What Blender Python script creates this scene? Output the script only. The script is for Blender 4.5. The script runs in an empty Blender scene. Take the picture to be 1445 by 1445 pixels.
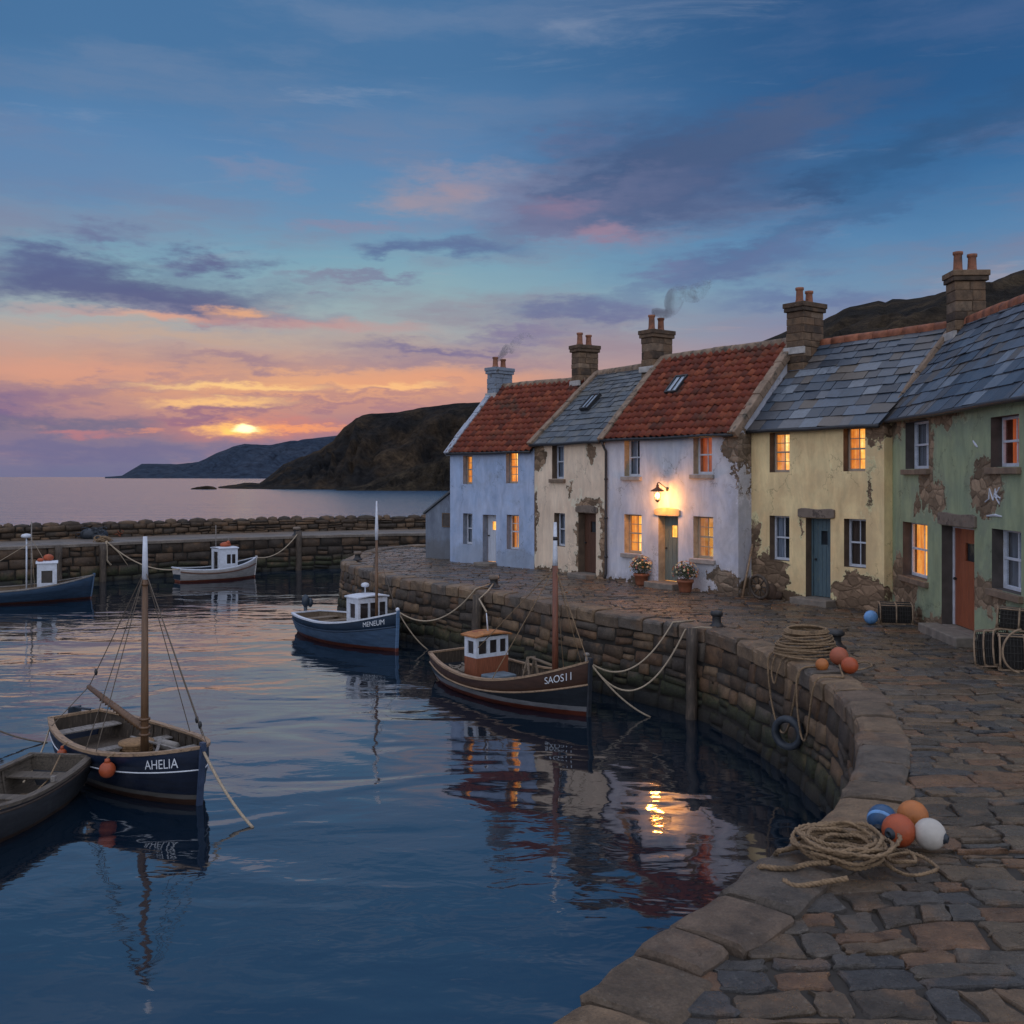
import bpy, bmesh, math, random
from math import sin, cos, pi, atan2, asin, hypot, radians, sqrt, floor
from mathutils import Vector, Matrix
from mathutils import noise as mn

S = bpy.context.scene
COL = S.collection
RND = random.Random(11)
F, CX, HOR, CZ, WZ = 1400.0, 722.5, 673.0, 3.2, -1.8     # focal length in photo pixels, horizon row, eye and water heights

# ------------------------------------------------------------------ camera
cam = bpy.data.objects.new('camera', bpy.data.cameras.new('camera'))
COL.objects.link(cam)
cam.location = (0, 0, CZ)
cam.rotation_euler = (pi / 2, 0, 0)
cam.data.sensor_width = 36
cam.data.lens = 36 * F / 1445
cam.data.shift_y = (HOR - 722.5) / 1445
cam.data.clip_start = 0.1
cam.data.clip_end = 60000
S.camera = cam
S.view_settings.view_transform = 'Standard'
S.view_settings.look = 'None'
S.view_settings.exposure = 0.12
S.view_settings.gamma = 1.0
S.cycles.use_denoising = True
S.cycles.max_bounces = 6
S.cycles.sample_clamp_indirect = 4.0

# ------------------------------------------------------------------ node helpers
def lin(c):
    f = lambda v: v / 12.92 if v <= 0.04045 else ((v + 0.055) / 1.055) ** 2.4
    return tuple(f(v / 255.0) for v in c[:3])

class NT:
    """tiny wrapper for building node trees"""
    def __init__(s, nt):
        s.nt = nt
    def n(s, t, ins=None, **kw):
        nd = s.nt.nodes.new(t)
        for k, v in kw.items():
            setattr(nd, k, v)
        for k, v in (ins or {}).items():
            s.set(nd, k, v)
        return nd
    def set(s, nd, k, v):
        sock = nd.inputs[k]
        if isinstance(v, bpy.types.NodeSocket):
            s.nt.links.new(v, sock)
        elif isinstance(v, (tuple, list)) and sock.type == 'RGBA' and len(v) == 3:
            sock.default_value = (*v, 1)
        else:
            sock.default_value = v
    def math(s, op, a, b=0.0, c=0.0, clamp=False):
        return s.n('ShaderNodeMath', {0: a, 1: b, 2: c}, operation=op, use_clamp=clamp).outputs[0]
    def vmath(s, op, a, b=(0, 0, 0), out=0):
        return s.n('ShaderNodeVectorMath', {0: a, 1: b}, operation=op).outputs[out]
    def mix(s, fac, a, b, blend='MIX'):
        nd = s.n('ShaderNodeMix', data_type='RGBA', blend_type=blend, clamp_factor=True)
        s.set(nd, 0, fac); s.set(nd, 6, a); s.set(nd, 7, b)
        return nd.outputs[2]
    def ramp(s, fac, stops, interp='LINEAR'):
        nd = s.n('ShaderNodeValToRGB', {0: fac})
        r = nd.color_ramp
        r.interpolation = interp
        while len(r.elements) < len(stops):
            r.elements.new(0.5)
        for e, (p, c) in zip(r.elements, stops):
            e.position = p
            e.color = (*c, 1) if len(c) == 3 else c
        return nd.outputs[0]
    def rng(s, v, a, b, c=0.0, d=1.0, smooth=False):
        return s.n('ShaderNodeMapRange', {0: v, 1: a, 2: b, 3: c, 4: d},
                   interpolation_type='SMOOTHSTEP' if smooth else 'LINEAR').outputs[0]
    def noise(s, vec, scale, detail=4.0, rough=0.55, out=0, dist=0.0):
        return s.n('ShaderNodeTexNoise', {'Vector': vec, 'Scale': scale, 'Detail': detail, 'Roughness': rough, 'Distortion': dist}).outputs[out]
    def scale(s, vec, sc):
        return s.vmath('MULTIPLY', vec, sc)

# ------------------------------------------------------------------ sky (world)
SUN_AZ, SUN_EL = radians(-15.0), radians(2.8)       # azimuth from +Y towards +X
W = bpy.data.worlds.new('World')
S.world = W
W.use_nodes = True
W.node_tree.nodes.clear()
w = NT(W.node_tree)
dirv = w.n('ShaderNodeTexCoord').outputs['Generated']
sep = w.n('ShaderNodeSeparateXYZ', {0: dirv})
az = w.math('MULTIPLY', w.math('ARCTAN2', sep.outputs[0], sep.outputs[1]), 180 / pi)
el = w.math('MULTIPLY', w.math('ARCSINE', w.math('MULTIPLY', sep.outputs[2], 0.9999)), 180 / pi)
ae = w.n('ShaderNodeCombineXYZ', {0: az, 1: el}).outputs[0]
E = lambda e: e / 60.0
elf = w.math('MULTIPLY', w.math('MAXIMUM', el, 0.0), 1 / 60.0)
warp1 = w.noise(w.scale(ae, (0.06, 0.2, 0)), 1.0, 6, 0.6, 1)
wv = w.vmath('SUBTRACT', warp1, (0.5, 0.5, 0.5))
elw = w.math('ADD', elf, w.math('MULTIPLY', w.n('ShaderNodeSeparateXYZ', {0: wv}).outputs[1], 0.05))
sunset = w.ramp(elw, [(E(0), lin((106, 110, 146))), (E(1.2), lin((116, 112, 146))), (E(2.6), lin((134, 116, 140))), (E(3.6), lin((168, 126, 136))),
                      (E(5.0), lin((196, 146, 130))), (E(6.6), lin((190, 154, 146))), (E(8.2), lin((166, 164, 168))), (E(10.2), lin((142, 162, 174))), (E(12), lin((124, 154, 176))),
                      (E(14.5), lin((106, 138, 174))), (E(18), lin((90, 124, 168))), (E(22), lin((74, 110, 154))), (E(34), lin((66, 100, 146)))])
away = w.ramp(elw, [(E(0), lin((128, 116, 150))), (E(4), lin((150, 128, 150))), (E(6), lin((158, 138, 154))), (E(8.5), lin((124, 128, 160))), (E(10.5), lin((112, 136, 168))),
                    (E(13), lin((88, 124, 166))), (E(16), lin((62, 104, 152))), (E(20), lin((46, 86, 134))), (E(26), lin((42, 78, 124))), (E(36), lin((64, 100, 150)))])
azd = w.math('ABSOLUTE', w.math('SUBTRACT', az, -15.0))
sky = w.mix(w.rng(azd, 8, 36, smooth=True), sunset, away)
# broad glow around the sun
def blob(c, r, amt, warp, soft=(1.0, 0.25), shear=0.0):
    v = w.vmath('ADD', ae, warp) if warp is not None else ae
    q = w.vmath('SUBTRACT', v, (c[0], c[1], 0))
    if shear:
        sx = w.n('ShaderNodeSeparateXYZ', {0: q})
        q = w.n('ShaderNodeCombineXYZ', {0: sx.outputs[0], 1: w.math('SUBTRACT', sx.outputs[1], w.math('MULTIPLY', sx.outputs[0], shear))}).outputs[0]
    d = w.vmath('LENGTH', w.vmath('MULTIPLY', q, (1 / r[0], 1 / r[1], 0)), out=1)
    return w.math('MULTIPLY', w.rng(d, soft[0], soft[1], smooth=True), amt)
def pxa(px, py):
    x, y, z = (px - CX) / F, 1.0, (HOR - py) / F
    l = sqrt(x * x + y * y + z * z)
    return math.degrees(atan2(x, y)), math.degrees(asin(z / l))
big = w.vmath('MULTIPLY', wv, (13.0, 5.0, 0))
n2 = w.noise(w.scale(ae, (0.45, 1.5, 0)), 1.0, 5, 0.62, 1)
fine = w.vmath('MULTIPLY', w.vmath('SUBTRACT', n2, (0.5, 0.5, 0.5)), (5.0, 2.6, 0))
cw = w.vmath('ADD', big, fine)
warm = w.vmath('ADD', w.vmath('MULTIPLY', wv, (6.0, 1.5, 0)), w.vmath('MULTIPLY', fine, (1.0, 0.5, 0)))
def put(px, py, rx, ry, col, amt, warp, soft=(1.2, 0.05), gain=1.0, shear=0.0):
    global sky
    c = pxa(px, py)
    sky = w.mix(blob(c, (rx / F * 57.3, ry / F * 57.3), amt, warp, soft, shear), sky, tuple(v * gain for v in lin(col)))
put(345, 556, 340, 60, (228, 164, 126), 0.52, warm, (1.1, 0.0))
put(430, 545, 330, 26, (236, 174, 128), 0.52, warm)
put(620, 540, 200, 24, (226, 156, 126), 0.55, warm)
put(120, 525, 230, 18, (214, 152, 134), 0.6, warm)
put(345, 604, 170, 20, (222, 136, 116), 0.75, warm)
put(560, 606, 260, 14, (190, 124, 126), 0.5, warm)
# thin streaky veil over the whole sky
vn = w.noise(w.vmath('ADD', w.scale(ae, (0.035, 0.19, 0)), w.vmath('MULTIPLY', fine, (0.02, 0.05, 0))), 1.0, 7, 0.62)
sky = w.mix(w.math('MULTIPLY', w.rng(vn, 0.44, 0.64, 0, 0.72, True), w.rng(el, 2, 7, 0.25, 1.0)), sky, w.mix(w.rng(el, 7, 20), lin((150, 128, 144)), w.mix(w.rng(azd, 10, 34), lin((104, 122, 158)), lin((76, 96, 138)))))
vn2 = w.noise(w.scale(ae, (0.05, 0.33, 0)), 1.0, 7, 0.65, dist=0.6)
sky = w.mix(w.rng(vn2, 0.56, 0.74, 0, 0.35, True), sky, w.mix(w.rng(el, 6, 14), lin((236, 168, 130)), lin((150, 152, 176))))
# cloud bank shapes: dusky violet and slate, some rose-lit
for a in [(600, 265, 105, 34, (158, 136, 150), .55), (690, 250, 90, 22, (150, 136, 158), .5), (350, 230, 70, 20, (132, 130, 160), .5), (500, 308, 100, 14, (140, 128, 156), .55), (860, 318, 110, 26, (146, 120, 146), .7),
          (760, 300, 120, 34, (138, 122, 152), .55), (810, 210, 60, 16, (112, 110, 146), .5), (960, 235, 260, 78, (66, 86, 126), .8), (900, 280, 190, 42, (84, 94, 132), .7),
          (1150, 260, 90, 22, (56, 76, 116), .6), (1090, 180, 90, 30, (96, 100, 134), .45),
          (640, 354, 135, 24, (92, 104, 146), .85), (560, 362, 60, 14, (88, 100, 144), .7), (1040, 365, 190, 30, (92, 104, 146), .75), (930, 372, 60, 16, (110, 110, 150), .6), (820, 440, 120, 22, (100, 100, 144), .75), (1130, 420, 160, 20, (96, 106, 150), .6),
          (165, 328, 72, 18, (100, 100, 140), .8), (320, 362, 78, 20, (94, 92, 134), .85), (60, 388, 95, 34, (88, 94, 130), .9), (190, 400, 140, 42, (86, 90, 126), .9), (270, 422, 150, 26, (96, 94, 130), .85), (455, 398, 90, 15, (128, 120, 148), .75),
          (520, 400, 60, 10, (120, 118, 150), .6), (300, 445, 190, 18, (122, 106, 142), .7), (620, 492, 190, 16, (116, 106, 146), .85), (730, 470, 140, 14, (122, 112, 150), .7), (330, 520, 150, 11, (150, 122, 142), .7), (60, 556, 100, 12, (140, 112, 140), .75), (520, 563, 160, 9, (160, 122, 136), .6),
          (90, 592, 230, 20, (110, 106, 136), .85), (310, 584, 120, 9, (140, 104, 134), .75), (120, 634, 300, 20, (106, 104, 144), .7), (20, 575, 80, 20, (112, 98, 142), .8)]:
    put(*a, cw)
for a in [(960, 230, 330, 52, (70, 84, 122), .75), (1080, 180, 240, 30, (78, 92, 128), .6), (800, 300, 190, 28, (112, 112, 146), .65), (700, 280, 170, 26, (128, 122, 152), .5), (1180, 300, 220, 22, (66, 90, 132), .5), (1330, 190, 240, 40, (50, 78, 118), .6), (980, 380, 260, 18, (98, 108, 148), .55)]:
    put(*a, cw, shear=0.26)
for a in [(90, 230, 260, 60, (100, 122, 164), .5), (120, 310, 200, 30, (122, 128, 160), .4), (120, 400, 290, 36, (92, 94, 136), .65), (60, 362, 120, 26, (88, 92, 136), .7), (420, 474, 330, 12, (176, 148, 146), .4), (200, 480, 300, 16, (196, 160, 142), .5), (120, 545, 240, 12, (150, 122, 142), .6), (620, 515, 240, 16, (136, 118, 146), .6), (420, 580, 260, 8, (146, 112, 136), .6)]:
    put(*a, cw)
for a in [(230, 447, 110, 8, (224, 160, 136), .75), (440, 459, 200, 11, (194, 140, 140), .65), (90, 438, 90, 8, (184, 146, 150), .6), (330, 440, 60, 8, (240, 170, 124), .75), (640, 268, 60, 14, (172, 138, 146), .45), (565, 280, 60, 15, (172, 142, 150), .45), (870, 324, 60, 13, (164, 122, 142), .5), (790, 292, 70, 16, (156, 120, 144), .45),
          (330, 549, 160, 6, (252, 206, 140), .8), (560, 548, 90, 6, (250, 196, 136), .7), (330, 570, 120, 7, (252, 200, 134), .8), (130, 611, 70, 6, (186, 122, 130), .7), (215, 605, 40, 4, (216, 142, 120), .7), (420, 605, 110, 5, (246, 160, 108), .8)]:
    put(*a, warm)
put(348, 604, 74, 12, (255, 196, 110), .95, warm, (1.0, 0.1), 1.15)
put(348, 605, 24, 8, (255, 244, 190), 1.0, w.vmath('MULTIPLY', fine, (0.35, 0.3, 0)), (1.0, 0.3), 1.5)
sky = w.mix(1.0, sky, w.mix(w.rng(el, 5, 11), (1.0, 0.985, 0.92), (0.93, 1.05, 1.01)), 'MULTIPLY')
# below the horizon, and the rest of the dome: unseen sky overhead and behind, brightened as added fill for the facades
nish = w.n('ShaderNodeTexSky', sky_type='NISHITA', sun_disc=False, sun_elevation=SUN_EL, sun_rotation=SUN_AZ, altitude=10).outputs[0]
zen = w.mix(1.0, w.mix(0.12, (0, 0, 0), nish), ZENITH_FILL := (0.64, 0.66, 0.80), 'ADD')
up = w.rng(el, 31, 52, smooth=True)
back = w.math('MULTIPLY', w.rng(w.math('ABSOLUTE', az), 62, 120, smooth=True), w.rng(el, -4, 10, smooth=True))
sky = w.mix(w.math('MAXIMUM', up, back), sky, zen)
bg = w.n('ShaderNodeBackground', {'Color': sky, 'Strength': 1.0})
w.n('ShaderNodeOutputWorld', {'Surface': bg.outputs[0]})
W.cycles.sampling_method = 'MANUAL'
W.cycles.sample_map_resolution = 512

# ------------------------------------------------------------------ low sun behind cloud: weak, wide, warm
sl = bpy.data.lights.new('sun', 'SUN')
sl.energy = 0.03
sl.angle = radians(28)
sl.color = (1.0, 0.58, 0.34)
sun = bpy.data.objects.new('sun', sl)
COL.objects.link(sun)
sd = Vector((sin(SUN_AZ) * cos(SUN_EL), cos(SUN_AZ) * cos(SUN_EL), sin(SUN_EL)))
sun.rotation_euler = sd.to_track_quat('Z', 'Y').to_euler()
sun.location = (-8, 30, 20)

# ------------------------------------------------------------------ geometry helpers
def P(px, py, z=0.0):
    d = F * (CZ - z) / (py - HOR)
    return Vector(((px - CX) * d / F, d, z))
def PD(px, py, d):
    return Vector(((px - CX) * d / F, d, CZ - (py - HOR) * d / F))
def lerp(a, b, t):
    return a + (b - a) * t

class MB:
    def __init__(s):
        s.v, s.f, s.m, s.sm = [], [], [], []
        s.mi, s.smooth = 0, False
    def add(s, vs, fs):
        o = len(s.v)
        s.v += [tuple(p) for p in vs]
        for f in fs:
            s.f.append([i + o for i in f]); s.m.append(s.mi); s.sm.append(s.smooth)
        return o
    def quad(s, a, b, c, d):
        s.add([a, b, c, d], [(0, 1, 2, 3)])
    def box(s, x0, x1, y0, y1, z0, z1, M=None):
        vs = [Vector((x, y, z)) for z in (z0, z1) for y in (y0, y1) for x in (x0, x1)]
        if M is not None:
            vs = [M @ p for p in vs]
        s.add(vs, [(0, 2, 3, 1), (4, 5, 7, 6), (0, 1, 5, 4), (2, 6, 7, 3), (0, 4, 6, 2), (1, 3, 7, 5)])
    def bar(s, a, b, wd, ht, up=Vector((0, 0, 1))):
        """square bar from a to b"""
        a, b = Vector(a), Vector(b)
        x = (b - a).normalized()
        y = up.cross(x)
        y = y.normalized() if y.length > 1e-4 else Vector((0, 1, 0))
        z = x.cross(y)
        M = Matrix((x, y, z)).transposed().to_4x4()
        M.translation = a
        s.box(0, (b - a).length, -wd / 2, wd / 2, -ht / 2, ht / 2, M)
    def tube(s, pts, r, n=8, closed=False, cap=True):
        pts = [Vector(p) for p in pts]
        k = len(pts)
        rs = r if isinstance(r, (list, tuple)) else [r] * k
        o = len(s.v)
        pu = None
        rings = []
        for i, p in enumerate(pts):
            if closed:
                t = pts[(i + 1) % k] - pts[i - 1]
            else:
                t = pts[min(i + 1, k - 1)] - pts[max(i - 1, 0)]
            t = t.normalized() if t.length > 1e-9 else Vector((0, 0, 1))
            if pu is None:
                pu = Vector((0, 0, 1)) if abs(t.z) < 0.9 else Vector((1, 0, 0))
            u = (pu - t * pu.dot(t))
            u = u.normalized() if u.length > 1e-6 else t.orthogonal().normalized()
            pu = u
            q = t.cross(u)
            rings.append([p + (u * cos(2 * pi * j / n) + q * sin(2 * pi * j / n)) * rs[i] for j in range(n)])
        vs = [p for rg in rings for p in rg]
        fs = []
        for i in range(k if closed else k - 1):
            i2 = (i + 1) % k
            for j in range(n):
                j2 = (j + 1) % n
                fs.append((i * n + j, i * n + j2, i2 * n + j2, i2 * n + j))
        if cap and not closed:
            fs.append(tuple(range(n))[::-1]); fs.append(tuple((k - 1) * n + j for j in range(n)))
        s.add(vs, fs)
    def lathe(s, prof, n=16, M=None):
        vs, fs = [], []
        for r, z in prof:
            for j in range(n):
                p = Vector((r * cos(2 * pi * j / n), r * sin(2 * pi * j / n), z))
                vs.append(M @ p if M is not None else p)
        for i in range(len(prof) - 1):
            for j in range(n):
                j2 = (j + 1) % n
                fs.append((i * n + j, i * n + j2, (i + 1) * n + j2, (i + 1) * n + j))
        fs.append(tuple(range(n))[::-1]); fs.append(tuple((len(prof) - 1) * n + j for j in range(n)))
        s.add(vs, fs)
    def ball(s, c, r, n=20, sq=(1, 1, 1), M=None):
        m = n // 2
        prof = [(r * sin(pi * i / m) if 0 < i < m else r * 0.02, -r * cos(pi * i / m)) for i in range(m + 1)]
        T = Matrix.Translation(Vector(c)) @ (M if M is not None else Matrix.Identity(4)) @ Matrix.Diagonal((*sq, 1))
        s.lathe(prof, n, T)
    def build(s, name, mats, parent=None, bevel=0.0, weld=False):
        me = bpy.data.meshes.new(name)
        me.from_pydata(s.v, [], s.f)
        for m in (mats if isinstance(mats, (list, tuple)) else [mats]):
            me.materials.append(m)
        me.polygons.foreach_set('material_index', s.m)
        me.polygons.foreach_set('use_smooth', s.sm)
        me.update()
        bm = bmesh.new(); bm.from_mesh(me)
        if weld:
            bmesh.ops.remove_doubles(bm, verts=bm.verts, dist=1e-5)
        bmesh.ops.recalc_face_normals(bm, faces=bm.faces)
        bm.to_mesh(me); bm.free()
        o = bpy.data.objects.new(name, me)
        COL.objects.link(o)
        if parent is not None:
            o.parent = parent
        if bevel:
            b = o.modifiers.new('bevel', 'BEVEL')
            b.width = bevel; b.segments = 2; b.limit_method = 'ANGLE'; b.angle_limit = radians(40)
        return o

def tag(o, label=None, cat=None, group=None, kind=None):
    for k, v in (('label', label), ('category', cat), ('group', group), ('kind', kind)):
        if v: o[k] = v
    return o
def thing(name, label, cat, loc=(0, 0, 0), rz=0.0, group=None, rx=0.0, ry=0.0):
    o = bpy.data.objects.new(name, None)
    COL.objects.link(o)
    o.empty_display_size = 0.2
    o.location = loc; o.rotation_euler = (rx, ry, rz)
    return tag(o, label, cat, group)

# ------------------------------------------------------------------ materials
def newmat(name):
    m = bpy.data.materials.new(name)
    m.use_nodes = True
    m.node_tree.nodes.clear()
    return m, NT(m.node_tree)
def finish(t, base, rough=0.8, bump=None, bdist=0.02, bstr=0.6, metal=0.0, spec=0.5, emis=None, estr=0.0, extra=None):
    ins = {'Base Color': base, 'Roughness': rough, 'Metallic': metal, 'Specular IOR Level': spec}
    if bump is not None:
        ins['Normal'] = t.n('ShaderNodeBump', {'Height': bump, 'Distance': bdist, 'Strength': bstr}).outputs[0]
    if emis is not None:
        ins['Emission Color'] = emis; ins['Emission Strength'] = estr
    p = t.n('ShaderNodeBsdfPrincipled', ins)
    t.n('ShaderNodeOutputMaterial', {'Surface': p.outputs[0]})
    return p
def simple(name, col, rough=0.7, var=0.25, scale=8.0, stretch=(1, 1, 1), bump=0.3, bdist=0.01, island=0.0, metal=0.0, spec=0.5, col2=None, thr=(0.55, 0.62), scale2=4.0):
    m, t = newmat(name)
    co = t.scale(t.n('ShaderNodeTexCoord').outputs['Object'], stretch)
    nz = t.noise(co, scale, 6, 0.6)
    f = t.rng(nz, 0.3, 0.7)
    c = t.mix(f, tuple(v * (1 - var) for v in col), tuple(min(1, v * (1 + var)) for v in col))
    if col2 is not None:
        c = t.mix(t.rng(t.noise(co, scale2, 8, 0.65), thr[0], thr[1]), c, col2)
    if island:
        r = t.n('ShaderNodeNewGeometry').outputs['Random Per Island']
        c = t.mix(1.0, c, t.ramp(r, [(0, (1 - island,) * 3), (1, (1 + island,) * 3)]), 'MULTIPLY')
    b = t.noise(co, scale * 4, 5, 0.65)
    finish(t, c, t.rng(b, 0.3, 0.7, max(0.02, rough - 0.1), min(1, rough + 0.1)), b, bdist, bump, metal, spec)
    return m
def stonemat(name, cols, rough=(0.55, 0.85), scale=5.0, tide=None, bump=0.7, spec=0.4, grime=0.5):
    """per-block colour, grain and speckle; optional weed line below a height"""
    m, t = newmat(name)
    tc = t.n('ShaderNodeTexCoord').outputs['Object']
    r = t.n('ShaderNodeNewGeometry').outputs['Random Per Island']
    k = len(cols)
    c = t.ramp(r, [(i / k, col) for i, col in enumerate(cols)], 'CONSTANT')
    off = t.vmath('ADD', tc, t.n('ShaderNodeCombineXYZ', {0: t.math('MULTIPLY', r, 37.0), 1: t.math('MULTIPLY', r, 11.0)}).outputs[0])
    n1 = t.noise(off, scale, 8, 0.65)
    n3 = t.noise(off, scale * 0.35, 4, 0.6)
    n4 = t.noise(off, scale * 5, 6, 0.7)
    c = t.mix(t.rng(n1, 0.3, 0.72), t.mix(1.0, c, (grime,) * 3, 'MULTIPLY'), t.mix(1.0, c, (1.35, 1.28, 1.2), 'MULTIPLY'))
    c = t.mix(t.rng(n3, 0.56, 0.66, 0, 0.55), c, (0.17, 0.10, 0.055))
    c = t.mix(t.rng(n4, 0.6, 0.72, 0, 0.35), c, (0.3, 0.29, 0.26))
    if tide is not None:
        z = t.n('ShaderNodeSeparateXYZ', {0: tc}).outputs[2]
        z = t.math('ADD', z, t.math('MULTIPLY', t.math('SUBTRACT', n3, 0.5), 1.1))
        c = t.mix(t.rng(z, tide + 0.2, tide - 0.15, 0, 0.9), c, t.mix(t.rng(z, tide - 0.45, tide - 0.05), (0.008, 0.009, 0.008), t.mix(t.rng(n4, 0.42, 0.6), (0.016, 0.020, 0.009), (0.045, 0.055, 0.020))))
    n5 = t.noise(off, scale * 2.2, 10, 0.75, dist=0.6)
    c = t.mix(t.rng(n5, 0.60, 0.66, 0, 0.6), c, t.mix(1.0, c, (0.42, 0.40, 0.38), 'MULTIPLY'))
    n6 = t.noise(off, scale * 14, 8, 0.8)
    c = t.mix(t.rng(n6, 0.40, 0.64, 0, 0.75), t.mix(1.0, c, (1.4, 1.36, 1.3), 'MULTIPLY'), t.mix(1.0, c, (0.55, 0.53, 0.5), 'MULTIPLY'))
    h = t.math('ADD', t.math('ADD', t.math('MULTIPLY', n6, 0.22), t.math('MULTIPLY', n1, 0.35)), t.math('ADD', t.math('MULTIPLY', n5, 0.45), t.math('MULTIPLY', n4, 0.2)))
    finish(t, c, t.rng(n5, 0.3, 0.7, rough[0], rough[1]), h, 0.05, bump, spec=spec)
    return m
def plaster(name, col, col2, stone, patches=(), base=0.25, damp=(0.30, 0.30, 0.28), peel=True):
    """painted lime render: brushed tone, streaks, and places where it has come off the rubble beneath"""
    m, t = newmat(name)
    tc = t.n('ShaderNodeTexCoord').outputs['Object']
    x = t.n('ShaderNodeSeparateXYZ', {0: tc})
    n1 = t.noise(tc, 1.3, 6, 0.6)
    c = t.mix(t.rng(n1, 0.42, 0.62), col, col2)
    st = t.noise(t.scale(tc, (2.6, 2.6, 0.8)), 1.0, 8, 0.68, dist=0.5)
    c = t.mix(t.rng(st, 0.36, 0.66), t.mix(1.0, c, (0.80, 0.80, 0.80), 'MULTIPLY'), t.mix(1.0, c, (1.12, 1.11, 1.08), 'MULTIPLY'))
    gr = t.noise(tc, 0.9, 8, 0.72, dist=0.8)
    c = t.mix(t.rng(gr, 0.54, 0.70, 0, 0.5), c, damp)
    pale = t.noise(t.scale(tc, (2.0, 2.0, 1.0)), 1.6, 8, 0.7)
    c = t.mix(t.rng(pale, 0.62, 0.68, 0, 0.5), c, tuple(min(1, v * 1.3 + 0.06) for v in col))
    cw_ = t.vmath('ADD', t.scale(tc, (0.8, 0.8, 0.62)), t.vmath('MULTIPLY', t.vmath('SUBTRACT', t.noise(tc, 1.7, 8, 0.7, 1), (0.5, 0.5, 0.5)), (0.75, 0.75, 0.75)))
    ce = t.n('ShaderNodeTexVoronoi', {'Vector': cw_, 'Scale': 1.0}, feature='DISTANCE_TO_EDGE').outputs['Distance']
    crack = t.math('MULTIPLY', t.rng(ce, 0.010, 0.002), t.rng(t.noise(tc, 0.8, 2, 0.5), 0.5, 0.58))
    c = t.mix(t.math('MULTIPLY', crack, 0.7), c, t.mix(1.0, c, (0.25, 0.22, 0.2), 'MULTIPLY'))
    # wear mask
    wn = t.vmath('MULTIPLY', t.vmath('SUBTRACT', t.noise(tc, 2.4, 8, 0.68, 1), (0.5, 0.5, 0.5)), (1.3, 0.0, 1.3))
    wp = t.vmath('ADD', tc, wn)
    mask = None
    for (px_, pz_, rx_, rz_) in list(patches) + ([(3.0, -0.25, 14.0, base + 0.25)] if base else []):
        d = t.vmath('LENGTH', t.vmath('MULTIPLY', t.vmath('SUBTRACT', wp, (px_, 0, pz_)), (1 / rx_, 0, 1 / rz_)), out=1)
        d = t.math('MULTIPLY', t.math('SUBTRACT', 1.0, d), min(rx_, rz_))
        mask = d if mask is None else t.math('MAXIMUM', mask, d)
    h = t.math('MULTIPLY', t.noise(tc, 14, 6, 0.65), 0.5)
    h = t.math('ADD', h, t.math('MULTIPLY', st, 0.5))
    if mask is not None:
        dm = t.rng(mask, -0.30, 0.05, 0, 0.55, True)
        c = t.mix(dm, c, damp)
        if peel:
            c = t.mix(t.math('MULTIPLY', t.rng(mask, -0.035, -0.008), 0.55), c, tuple(min(0.85, v * 1.15 + 0.05) for v in col))
        pk = t.rng(mask, 0.0, 0.03) if peel else 0.0
        if not peel:
            mask = t.math('MULTIPLY', mask, 0.0)
        vo = t.n('ShaderNodeTexVoronoi', {'Vector': t.vmath('ADD', t.scale(tc, (3.2, 3.2, 5.5)), t.vmath('MULTIPLY', wn, (0.8, 0.8, 0.8))), 'Scale': 1.0})
        ve = t.n('ShaderNodeTexVoronoi', {'Vector': t.vmath('ADD', t.scale(tc, (3.2, 3.2, 5.5)), t.vmath('MULTIPLY', wn, (0.8, 0.8, 0.8))), 'Scale': 1.0}, feature='DISTANCE_TO_EDGE').outputs['Distance']
        rc = t.n('ShaderNodeSeparateColor', {0: vo.outputs['Color']}).outputs[0]
        sc = t.ramp(rc, [(0, tuple(v * 0.55 for v in stone)), (0.5, stone), (1, tuple(v * 1.6 for v in stone))])
        sc = t.mix(t.rng(t.noise(tc, 9, 6, 0.7), 0.35, 0.7), t.mix(1.0, sc, (0.6,) * 3, 'MULTIPLY'), sc)
        sc = t.mix(t.rng(ve, 0.06, 0.0, 0, 0.8), sc, tuple(v * 0.5 for v in stone))
        c = t.mix(pk, c, sc)
        h = t.math('ADD', t.math('MULTIPLY', h, 0.25), t.math('ADD', t.math('MULTIPLY', t.rng(mask, 0.04, -0.01), 1.0), t.math('MULTIPLY', t.rng(ve, 0, 0.15), t.math('MULTIPLY', pk, 0.7))))
        finish(t, c, 0.85, h, 0.03, 0.8, spec=0.2)
    else:
        finish(t, c, 0.85, h, 0.012, 0.6, spec=0.2)
    return m
def islandmat(name, cols, rough=0.6, spec=0.5, moss=None, grain=20.0, bump=0.4, mossthr=(0.6, 0.68), pl=1.0):
    m, t = newmat(name)
    tc = t.n('ShaderNodeTexCoord').outputs['Object']
    r = t.n('ShaderNodeNewGeometry').outputs['Random Per Island']
    c = t.ramp(r, [(i / (len(cols) - 1), col) for i, col in enumerate(cols)])
    n1 = t.noise(tc, grain, 5, 0.65)
    c = t.mix(t.rng(n1, 0.3, 0.7), t.mix(1.0, c, (0.65,) * 3, 'MULTIPLY'), t.mix(1.0, c, (1.2,) * 3, 'MULTIPLY'))
    if moss is not None:
        n2 = t.noise(tc, pl, 7, 0.7)
        c = t.mix(t.rng(n2, mossthr[0], mossthr[1], 0, 0.8), c, moss)
    finish(t, c, t.rng(n1, 0.3, 0.7, rough - 0.12, rough + 0.15), n1, 0.008, bump, spec=spec)
    return m

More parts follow.
